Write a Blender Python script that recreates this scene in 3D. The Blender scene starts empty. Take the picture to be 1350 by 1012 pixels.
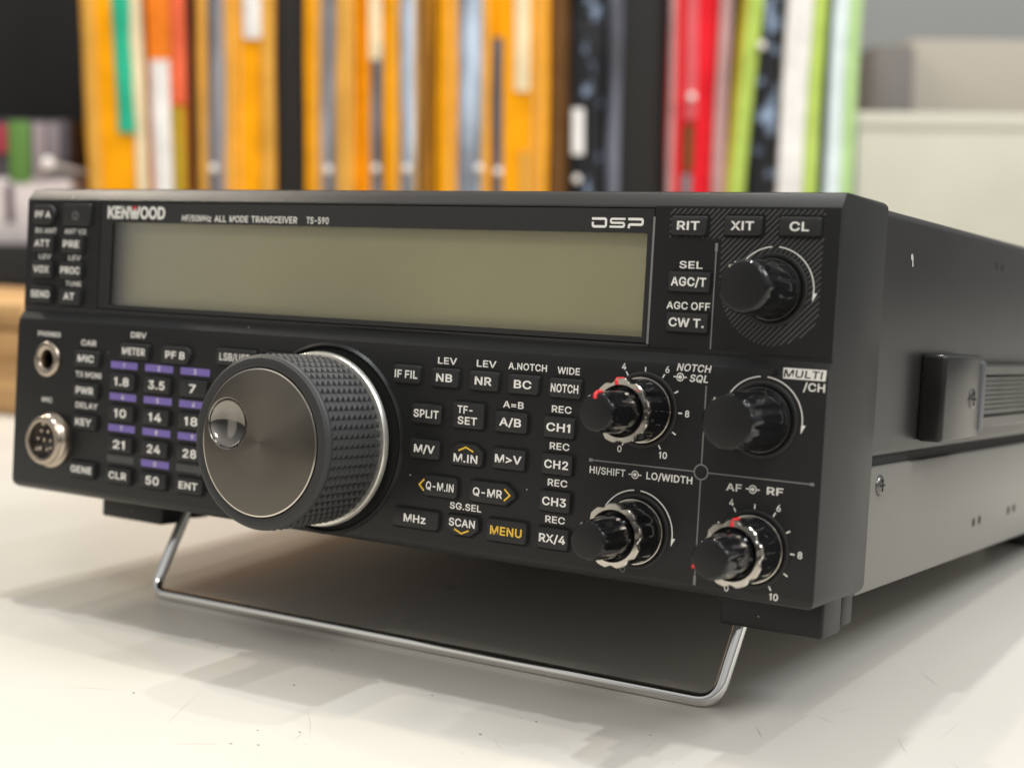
import bpy, bmesh, math, random
from mathutils import Vector, Matrix

S = 0.001                      # everything below is written in millimetres
scene = bpy.context.scene
COL = scene.collection
R = math.radians

# ------------------------------------------------------------------ camera
cam_d = bpy.data.cameras.new("camera")
cam = bpy.data.objects.new("camera", cam_d)
COL.objects.link(cam)
right = Vector((0.84517, 0.53437, 0.011658))
down = Vector((0.070749, -0.090226, -0.993405))
fwd = Vector((-0.529794, 0.840421, -0.114062))
m = Matrix((right, -down, -fwd)).transposed().to_4x4()
m.translation = Vector((257.27, -322.81, 124.92)) * S
cam.matrix_world = m
cam_d.sensor_width = 36.0
cam_d.lens = 2016.06 / 1350 * 36
cam_d.clip_start = 0.02
cam_d.clip_end = 20
cam_d.dof.use_dof = True
cam_d.dof.focus_distance = 0.384
cam_d.dof.aperture_fstop = cam_d.lens / 4.8
scene.camera = cam

# ------------------------------------------------------------------ world (dim room bounce)
world = bpy.data.worlds.new("World")
scene.world = world
world.use_nodes = True
nt = world.node_tree
nt.nodes.clear()
out = nt.nodes.new("ShaderNodeOutputWorld")
bg = nt.nodes.new("ShaderNodeBackground")
tc = nt.nodes.new("ShaderNodeTexCoord")
sep = nt.nodes.new("ShaderNodeSeparateXYZ")
ramp = nt.nodes.new("ShaderNodeValToRGB")
mp = nt.nodes.new("ShaderNodeMapRange")
mp.inputs[1].default_value = -1
mp.inputs[2].default_value = 1
nt.links.new(tc.outputs["Generated"], sep.inputs[0])
nt.links.new(sep.outputs[2], mp.inputs[0])
nt.links.new(mp.outputs[0], ramp.inputs[0])
cr = ramp.color_ramp
cr.elements[0].position = 0.30
cr.elements[0].color = (0.07, 0.062, 0.055, 1)
cr.elements[1].position = 0.85
cr.elements[1].color = (0.72, 0.72, 0.715, 1)
e = cr.elements.new(0.52)
e.color = (0.125, 0.122, 0.12, 1)
# the room is lighter to the right (pale walls) than behind the viewer
mx_ = nt.nodes.new("ShaderNodeMapRange")
mx_.interpolation_type = 'SMOOTHSTEP'
mx_.inputs[1].default_value = -.3
mx_.inputs[2].default_value = .9
mx_.inputs[3].default_value = .7
mx_.inputs[4].default_value = 1.3
nt.links.new(sep.outputs[0], mx_.inputs[0])
sc_ = nt.nodes.new("ShaderNodeVectorMath")
sc_.operation = 'SCALE'
nt.links.new(ramp.outputs[0], sc_.inputs[0])
nt.links.new(mx_.outputs[0], sc_.inputs[3])
# bright lobe added behind the viewer's left for a soft sheen in the display
fl = nt.nodes.new("ShaderNodeVectorMath")
fl.operation = 'MULTIPLY'
fl.inputs[1].default_value = (1, 1, .45)
nt.links.new(tc.outputs["Generated"], fl.inputs[0])
fn = nt.nodes.new("ShaderNodeVectorMath")
fn.operation = 'NORMALIZE'
nt.links.new(fl.outputs[0], fn.inputs[0])
dt = nt.nodes.new("ShaderNodeVectorMath")
dt.operation = 'DOT_PRODUCT'
dt.inputs[1].default_value = (-.60, -.80, .03)
nt.links.new(fn.outputs[0], dt.inputs[0])
lb = nt.nodes.new("ShaderNodeMapRange")
lb.interpolation_type = 'SMOOTHSTEP'
lb.inputs[1].default_value = .972
lb.inputs[2].default_value = .993
lb.inputs[3].default_value = 0
lb.inputs[4].default_value = .36
nt.links.new(dt.outputs["Value"], lb.inputs[0])
lc = nt.nodes.new("ShaderNodeVectorMath")
lc.operation = 'SCALE'
lc.inputs[0].default_value = (1, .95, .82)
nt.links.new(lb.outputs[0], lc.inputs[3])
ad = nt.nodes.new("ShaderNodeVectorMath")
ad.operation = 'ADD'
nt.links.new(sc_.outputs[0], ad.inputs[0])
nt.links.new(lc.outputs[0], ad.inputs[1])
nt.links.new(ad.outputs[0], bg.inputs[0])
bg.inputs[1].default_value = WORLD_STRENGTH = 1.0
nt.links.new(bg.outputs[0], out.inputs[0])

# ------------------------------------------------------------------ ceiling lamps and an added front fill
def lamp(name, dx, dy, h, size, watts, col):
    """rectangular ceiling or fill lamp; the shadow of a point 130 mm up falls (dx, dy) mm away"""
    d = bpy.data.lights.new(name, 'AREA')
    d.shape = 'RECTANGLE'
    d.size, d.size_y = size
    d.energy = watts
    d.color = col
    o = bpy.data.objects.new(name, d)
    COL.objects.link(o)
    o.location = (-dx / 130 * h, -dy / 130 * h + 0.05, h)
    v = Vector((0, 0.05, 0)) - o.location
    o.rotation_euler = v.to_track_quat('-Z', 'Y').to_euler()
    return o
COOL, NEUTRAL, WARM = (0.90, 0.96, 1.0), (1.0, 0.96, 0.90), (1.0, 0.88, 0.72)
lamp("ceiling_or_fill_lamp", 5, -11, 1.9, (.045, .045), 8.0, COOL)
lamp("ceiling_or_fill_lamp", 26, -18, 2.0, (.04, .04), 5.5, WARM)
lamp("ceiling_or_fill_lamp", 8, -40, 2.0, (.045, .045), 6, WARM)
lamp("ceiling_or_fill_lamp", -53, -13, 2.0, (.045, .045), 4.5, COOL)
lamp("ceiling_or_fill_lamp", 110, -38, 1.9, (.05, .05), 6, WARM)
lamp("ceiling_or_fill_lamp", 160, -12, 1.6, (.16, .30), 14, WARM)
lamp("ceiling_or_fill_lamp", -125, -22, 1.6, (.6, .6), 19, COOL)
lamp("ceiling_or_fill_lamp", -60, 110, 1.7, (.6, .5), 10, NEUTRAL)  # soft fill added in front to brighten panel lettering and packets

scene.view_settings.view_transform = 'Standard'
scene.view_settings.look = 'None'
scene.view_settings.exposure = 0.34
scene.view_settings.gamma = 1
scene.cycles.use_denoising = True
scene.cycles.max_bounces = 8
scene.cycles.sample_clamp_indirect = 4
scene.render.film_transparent = False

# ------------------------------------------------------------------ materials
def principled(name, col, rough=.5, metal=0., coat=0., bump=None, specks=None, spec=.5, coat_rough=.1, var=None):
    m = bpy.data.materials.new(name)
    m.use_nodes = True
    t = m.node_tree
    b = t.nodes["Principled BSDF"]
    b.inputs["Base Color"].default_value = (*col, 1)
    b.inputs["Roughness"].default_value = rough
    b.inputs["Metallic"].default_value = metal
    b.inputs["Coat Weight"].default_value = coat
    b.inputs["Coat Roughness"].default_value = coat_rough
    b.inputs["Specular IOR Level"].default_value = spec
    tcn = t.nodes.new("ShaderNodeTexCoord")
    colsock = None
    if var:                                   # (scale, amount): slight uneven tone
        n = t.nodes.new("ShaderNodeTexNoise")
        n.inputs["Scale"].default_value = var[0]
        n.inputs["Detail"].default_value = 4
        t.links.new(tcn.outputs["Object"], n.inputs["Vector"])
        mr = t.nodes.new("ShaderNodeMapRange")
        mr.inputs[1].default_value = .3
        mr.inputs[2].default_value = .7
        mr.inputs[3].default_value = 1 - var[1]
        mr.inputs[4].default_value = 1 + var[1]
        t.links.new(n.outputs[0], mr.inputs[0])
        mx = t.nodes.new("ShaderNodeVectorMath")
        mx.operation = 'SCALE'
        mx.inputs[0].default_value = col
        t.links.new(mr.outputs[0], mx.inputs[3])
        colsock = mx.outputs[0]
        mr2 = t.nodes.new("ShaderNodeMapRange")
        mr2.inputs[1].default_value = .3
        mr2.inputs[2].default_value = .7
        mr2.inputs[3].default_value = rough * .85
        mr2.inputs[4].default_value = min(1, rough * 1.15)
        t.links.new(n.outputs[0], mr2.inputs[0])
        t.links.new(mr2.outputs[0], b.inputs["Roughness"])
    if specks:                                # (scale, share, radius, colour): sparse dust
        v = t.nodes.new("ShaderNodeTexVoronoi")
        v.inputs["Scale"].default_value = specks[0]
        t.links.new(tcn.outputs["Object"], v.inputs["Vector"])
        lt = t.nodes.new("ShaderNodeMath")
        lt.operation = 'LESS_THAN'
        lt.inputs[1].default_value = specks[2]
        t.links.new(v.outputs["Distance"], lt.inputs[0])
        sx = t.nodes.new("ShaderNodeSeparateColor")
        t.links.new(v.outputs["Color"], sx.inputs[0])
        g = t.nodes.new("ShaderNodeMath")
        g.operation = 'GREATER_THAN'
        g.inputs[1].default_value = 1 - specks[1]
        t.links.new(sx.outputs[0], g.inputs[0])
        mu = t.nodes.new("ShaderNodeMath")
        mu.operation = 'MULTIPLY'
        t.links.new(lt.outputs[0], mu.inputs[0])
        t.links.new(g.outputs[0], mu.inputs[1])
        mi = t.nodes.new("ShaderNodeMix")
        mi.data_type = 'RGBA'
        t.links.new(mu.outputs[0], mi.inputs[0])
        mi.inputs[6].default_value = (*col, 1)
        if colsock: t.links.new(colsock, mi.inputs[6])
        mi.inputs[7].default_value = (*specks[3], 1)
        colsock = mi.outputs[2]
    if colsock: t.links.new(colsock, b.inputs["Base Color"])
    if bump:                                  # (scale, strength, distance)
        n = t.nodes.new("ShaderNodeTexNoise")
        n.inputs["Scale"].default_value = bump[0]
        n.inputs["Detail"].default_value = 3
        t.links.new(tcn.outputs["Object"], n.inputs["Vector"])
        bp = t.nodes.new("ShaderNodeBump")
        bp.inputs["Strength"].default_value = bump[1]
        bp.inputs["Distance"].default_value = bump[2]
        t.links.new(n.outputs[0], bp.inputs["Height"])
        t.links.new(bp.outputs[0], b.inputs["Normal"])
    return m

DUST = (330, .05, .07, (.35, .34, .32))
M = {}
M['panel'] = principled("moulded black plastic", (.0095, .0094, .0093), .40, spec=.38, bump=(2600, .25, .0001), specks=DUST, var=(14, .12))
M['case'] = principled("painted steel", (.016, .0152, .0145), .33, spec=.5, bump=(1900, .25, .0001), specks=(260, .03, .06, (.3, .29, .27)), var=(9, .10))
M['chassis'] = principled('painted steel chassis', (.145, .137, .122), .36, spec=.65, bump=(1900, .2, .0001), specks=(260, .02, .06, (.3, .29, .27)), var=(9, .10))
M['button'] = principled("matte button plastic", (.018, .018, .0182), .5, spec=.4, bump=(3500, .2, .0001), var=(60, .1))
M['gap'] = principled("dark gap", (.004, .004, .004), .8)
M['gloss'] = principled("glossy black plastic", (.006, .006, .0065), .12, coat=.3)
M['knob'] = principled("knob gloss plastic", (.007, .007, .0075), .09, spec=.45)
M['cap'] = principled("knob cap satin plastic", (.009, .009, .009), .34, spec=.4, specks=(500, .05, .06, (.2, .2, .2)))
M['collar'] = principled("collar plastic", (.007, .007, .007), .55)
M['rubber'] = principled("black rubber", (.026, .026, .026), .55, specks=(420, .04, .05, (.2, .2, .19)))
M['print'] = principled("white print", (.86, .84, .79), .5)
M['greyprint'] = principled("grey print", (.20, .20, .19), .55)
M['hatch'] = principled("dark grey print", (.068, .068, .066), .5)
M['yellow'] = principled("yellow print", (.85, .52, .05), .5)
M['violet'] = principled("violet print", (.20, .145, .46), .5)
M['red'] = principled("red mark", (.75, .03, .035), .4)
M['logo'] = principled("metal logo", (.86, .85, .80), .3, metal=.15)
M['ring'] = principled('satin bright ring', (.85, .82, .75), .28, metal=.85)
M['dish'] = principled('polished dark dish', (.26, .245, .225), .08, metal=1)
M['chrome'] = principled("chrome", (.78, .77, .75), .06, metal=1)
M['nickel'] = principled("nickel", (.48, .41, .34), .22, metal=1)
M['trim'] = principled("bright trim", (.72, .67, .60), .14, metal=1)
M['screw'] = principled("black screw", (.16, .155, .15), .3, metal=1)
M['lcd'] = principled("liquid crystal glass", (.70, .65, .42), .38, spec=.6, var=(9, .10))
M['handle'] = principled("satin handle plastic", (.011, .0105, .010), .26, spec=.4, var=(40, .1))
M['endcap'] = principled("grey end cap", (.055, .057, .064), .4)
M['white'] = principled("chip", (.40, .40, .385), .5)

def brushed(name, col, rough):
    m = bpy.data.materials.new(name)
    m.use_nodes = True
    t = m.node_tree
    b = t.nodes["Principled BSDF"]
    b.inputs["Base Color"].default_value = (*col, 1)
    b.inputs["Metallic"].default_value = 1
    b.inputs["Roughness"].default_value = rough
    b.inputs["Anisotropic"].default_value = .85
    b.inputs["Anisotropic Rotation"].default_value = .25
    # concentric turning marks: direction round the centre of the knob face
    tcn = t.nodes.new("ShaderNodeTexCoord")
    sb = t.nodes.new("ShaderNodeVectorMath")
    sb.operation = 'SUBTRACT'
    sb.inputs[1].default_value = (-7.8 * S, 0, 26.8 * S)
    t.links.new(tcn.outputs["Object"], sb.inputs[0])
    cx = t.nodes.new("ShaderNodeVectorMath")
    cx.operation = 'CROSS_PRODUCT'
    cx.inputs[1].default_value = (0, 1, 0)
    t.links.new(sb.outputs[0], cx.inputs[0])
    vt = t.nodes.new("ShaderNodeVectorTransform")
    vt.vector_type = 'VECTOR'
    vt.convert_from = 'OBJECT'
    vt.convert_to = 'WORLD'
    t.links.new(cx.outputs[0], vt.inputs[0])
    nm = t.nodes.new("ShaderNodeVectorMath")
    nm.operation = 'NORMALIZE'
    t.links.new(vt.outputs[0], nm.inputs[0])
    t.links.new(nm.outputs[0], b.inputs["Tangent"])
    ln = t.nodes.new("ShaderNodeVectorMath")
    ln.operation = 'LENGTH'
    t.links.new(sb.outputs[0], ln.inputs[0])
    w = t.nodes.new("ShaderNodeTexNoise")
    w.noise_dimensions = '1D'
    w.inputs["Scale"].default_value = 9000
    t.links.new(ln.outputs["Value"], w.inputs["W"])
    bp = t.nodes.new("ShaderNodeBump")
    bp.inputs["Strength"].default_value = .08
    bp.inputs["Distance"].default_value = .0001
    t.links.new(w.outputs[0], bp.inputs["Height"])
    t.links.new(bp.outputs[0], b.inputs["Normal"])
    return m
M['face'] = brushed("turned metal face", (.15, .137, .12), .30)

def glassy(name):
    m = bpy.data.materials.new(name)
    m.use_nodes = True
    t = m.node_tree
    t.nodes.clear()
    o = t.nodes.new("ShaderNodeOutputMaterial")
    tr = t.nodes.new("ShaderNodeBsdfTransparent")
    tr.inputs[0].default_value = (.93, .93, .91, 1)
    gl = t.nodes.new("ShaderNodeBsdfGlossy")
    gl.inputs["Roughness"].default_value = .06
    fr = t.nodes.new("ShaderNodeFresnel")
    fr.inputs[0].default_value = 1.38
    mx = t.nodes.new("ShaderNodeMixShader")
    t.links.new(fr.outputs[0], mx.inputs[0])
    t.links.new(tr.outputs[0], mx.inputs[1])
    t.links.new(gl.outputs[0], mx.inputs[2])
    t.links.new(mx.outputs[0], o.inputs[0])
    return m
M['pane'] = glassy("display glass")

# ------------------------------------------------------------------ mesh helpers (mm in, metres out)
class MB:
    def __init__(s): s.v, s.f, s.mi = [], [], []
    def add(s, vs, fs, mi=0):
        b = len(s.v)
        s.v += [tuple(p) for p in vs]
        s.f += [[i + b for i in f] for f in fs]
        s.mi += [mi] * len(fs)
        return s
    def build(s, name, mats, parent=None, smooth=30, recalc=True):
        me = bpy.data.meshes.new(name)
        me.from_pydata([(x * S, y * S, z * S) for x, y, z in s.v], [], s.f)
        for m_ in (mats if isinstance(mats, (list, tuple)) else [mats]): me.materials.append(m_)
        for p, i in zip(me.polygons, s.mi): p.material_index = i
        if recalc:
            bm = bmesh.new()
            bm.from_mesh(me)
            bmesh.ops.recalc_face_normals(bm, faces=bm.faces)
            bm.to_mesh(me)
            bm.free()
        if smooth:
            me.polygons.foreach_set("use_smooth", [True] * len(me.polygons))
            me.set_sharp_from_angle(angle=R(smooth))
        o = bpy.data.objects.new(name, me)
        COL.objects.link(o)
        if parent: o.parent = parent
        return o

def tag(o, label=None, cat=None, group=None, kind=None):
    if label: o["label"] = label
    if cat: o["category"] = cat
    if group: o["group"] = group
    if kind: o["kind"] = kind
    return o
def thing(name, label, cat, loc=(0, 0, 0), rot=(0, 0, 0), group=None):
    o = bpy.data.objects.new(name, None)
    COL.objects.link(o)
    o.location = Vector(loc) * S
    o.rotation_euler = rot
    o.empty_display_size = .02
    return tag(o, label, cat, group)

def box_mesh(mb, x0, x1, y0, y1, z0, z1, bev=0, seg=2, mi=0):
    bm = bmesh.new()
    bmesh.ops.create_cube(bm, size=1)
    for v in bm.verts:
        v.co = Vector(((x0 + x1) / 2 + v.co.x * (x1 - x0), (y0 + y1) / 2 + v.co.y * (y1 - y0), (z0 + z1) / 2 + v.co.z * (z1 - z0)))
    if bev: bmesh.ops.bevel(bm, geom=bm.edges[:], offset=bev, segments=seg, affect='EDGES', profile=.5)
    bm.verts.index_update()
    mb.add([v.co[:] for v in bm.verts], [[v.index for v in f.verts] for f in bm.faces], mi)
    bm.free()
    return mb

def lathe(mb, cx, cz, prof, n=64, rad=None, mi=0, cap0=False, cap1=True):
    """revolve (radius, y) round the axis through (cx, cz) along y; rad(angle, i) scales the radius"""
    vs, fs = [], []
    for i, (r, y) in enumerate(prof):
        for k in range(n):
            a = 2 * math.pi * k / n
            q = r * (rad(a, i) if rad else 1)
            vs.append((cx + q * math.cos(a), y, cz + q * math.sin(a)))
    for i in range(len(prof) - 1):
        for k in range(n):
            fs.append([i * n + k, i * n + (k + 1) % n, (i + 1) * n + (k + 1) % n, (i + 1) * n + k])
    if cap0: fs.append([k for k in range(n)])
    if cap1: fs.append([(len(prof) - 1) * n + k for k in range(n)])
    return mb.add(vs, fs, mi)

def tube(mb, pts, r, n=16, caps=True):
    P = [Vector(p) for p in pts]
    vs, fs = [], []
    t0 = (P[1] - P[0]).normalized()
    u = t0.orthogonal().normalized()
    for i, p in enumerate(P):
        t = (P[min(i + 1, len(P) - 1)] - P[max(i - 1, 0)]).normalized()
        u = (u - t * u.dot(t)).normalized()
        w = t.cross(u)
        for k in range(n):
            a = 2 * math.pi * k / n
            vs.append(p + (u * math.cos(a) + w * math.sin(a)) * r)
    for i in range(len(P) - 1):
        for k in range(n):
            fs.append([i * n + k, i * n + (k + 1) % n, (i + 1) * n + (k + 1) % n, (i + 1) * n + k])
    if caps:
        fs.append(list(range(n)))
        fs.append([(len(P) - 1) * n + k for k in range(n)])
    return mb.add(vs, fs)

def rounded(pts, r, seg=5):
    """round the corners of an open polyline"""
    P = [Vector(p) for p in pts]
    out = [P[0]]
    for a, b, c in zip(P, P[1:], P[2:]):
        d1, d2 = (a - b).normalized(), (c - b).normalized()
        s, e_ = b + d1 * r, b + d2 * r
        for k in range(seg + 1):
            t = k / seg
            out.append(s * (1 - t) ** 2 + b * 2 * t * (1 - t) + e_ * t * t)
    out.append(P[-1])
    return out

def sheet(mb, poly, y, mi=0):
    """flat polygon (x, z) on the plane y, facing the viewer (-y)"""
    area = sum(a[0] * b[1] - b[0] * a[1] for a, b in zip(poly, poly[1:] + poly[:1]))
    if area < 0: poly = poly[::-1]
    return mb.add([(x, y, z) for x, z in poly], [list(range(len(poly)))], mi)
def stroke(mb, pts, w, y, mi=0):
    """line of width w through (x, z) points"""
    n = len(pts)
    L = []
    for i, p in enumerate(pts):
        a, b = pts[max(i - 1, 0)], pts[min(i + 1, n - 1)]
        d = Vector((b[0] - a[0], b[1] - a[1])).normalized()
        k = 1
        if 0 < i < n - 1:
            d1 = Vector((p[0] - a[0], p[1] - a[1])).normalized()
            k = 1 / max(.5, d1.dot(d))
        L.append((p[0] - d.y * w / 2 * k, p[1] + d.x * w / 2 * k, p[0] + d.y * w / 2 * k, p[1] - d.x * w / 2 * k))
    for a, b in zip(L, L[1:]):
        sheet(mb, [(a[0], a[1]), (a[2], a[3]), (b[2], b[3]), (b[0], b[1])], y, mi)
def arc(cx, cz, r, a0, a1, n=40):
    return [(cx + r * math.cos(R(a0 + (a1 - a0) * k / n)), cz + r * math.sin(R(a0 + (a1 - a0) * k / n))) for k in range(n + 1)]

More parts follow.
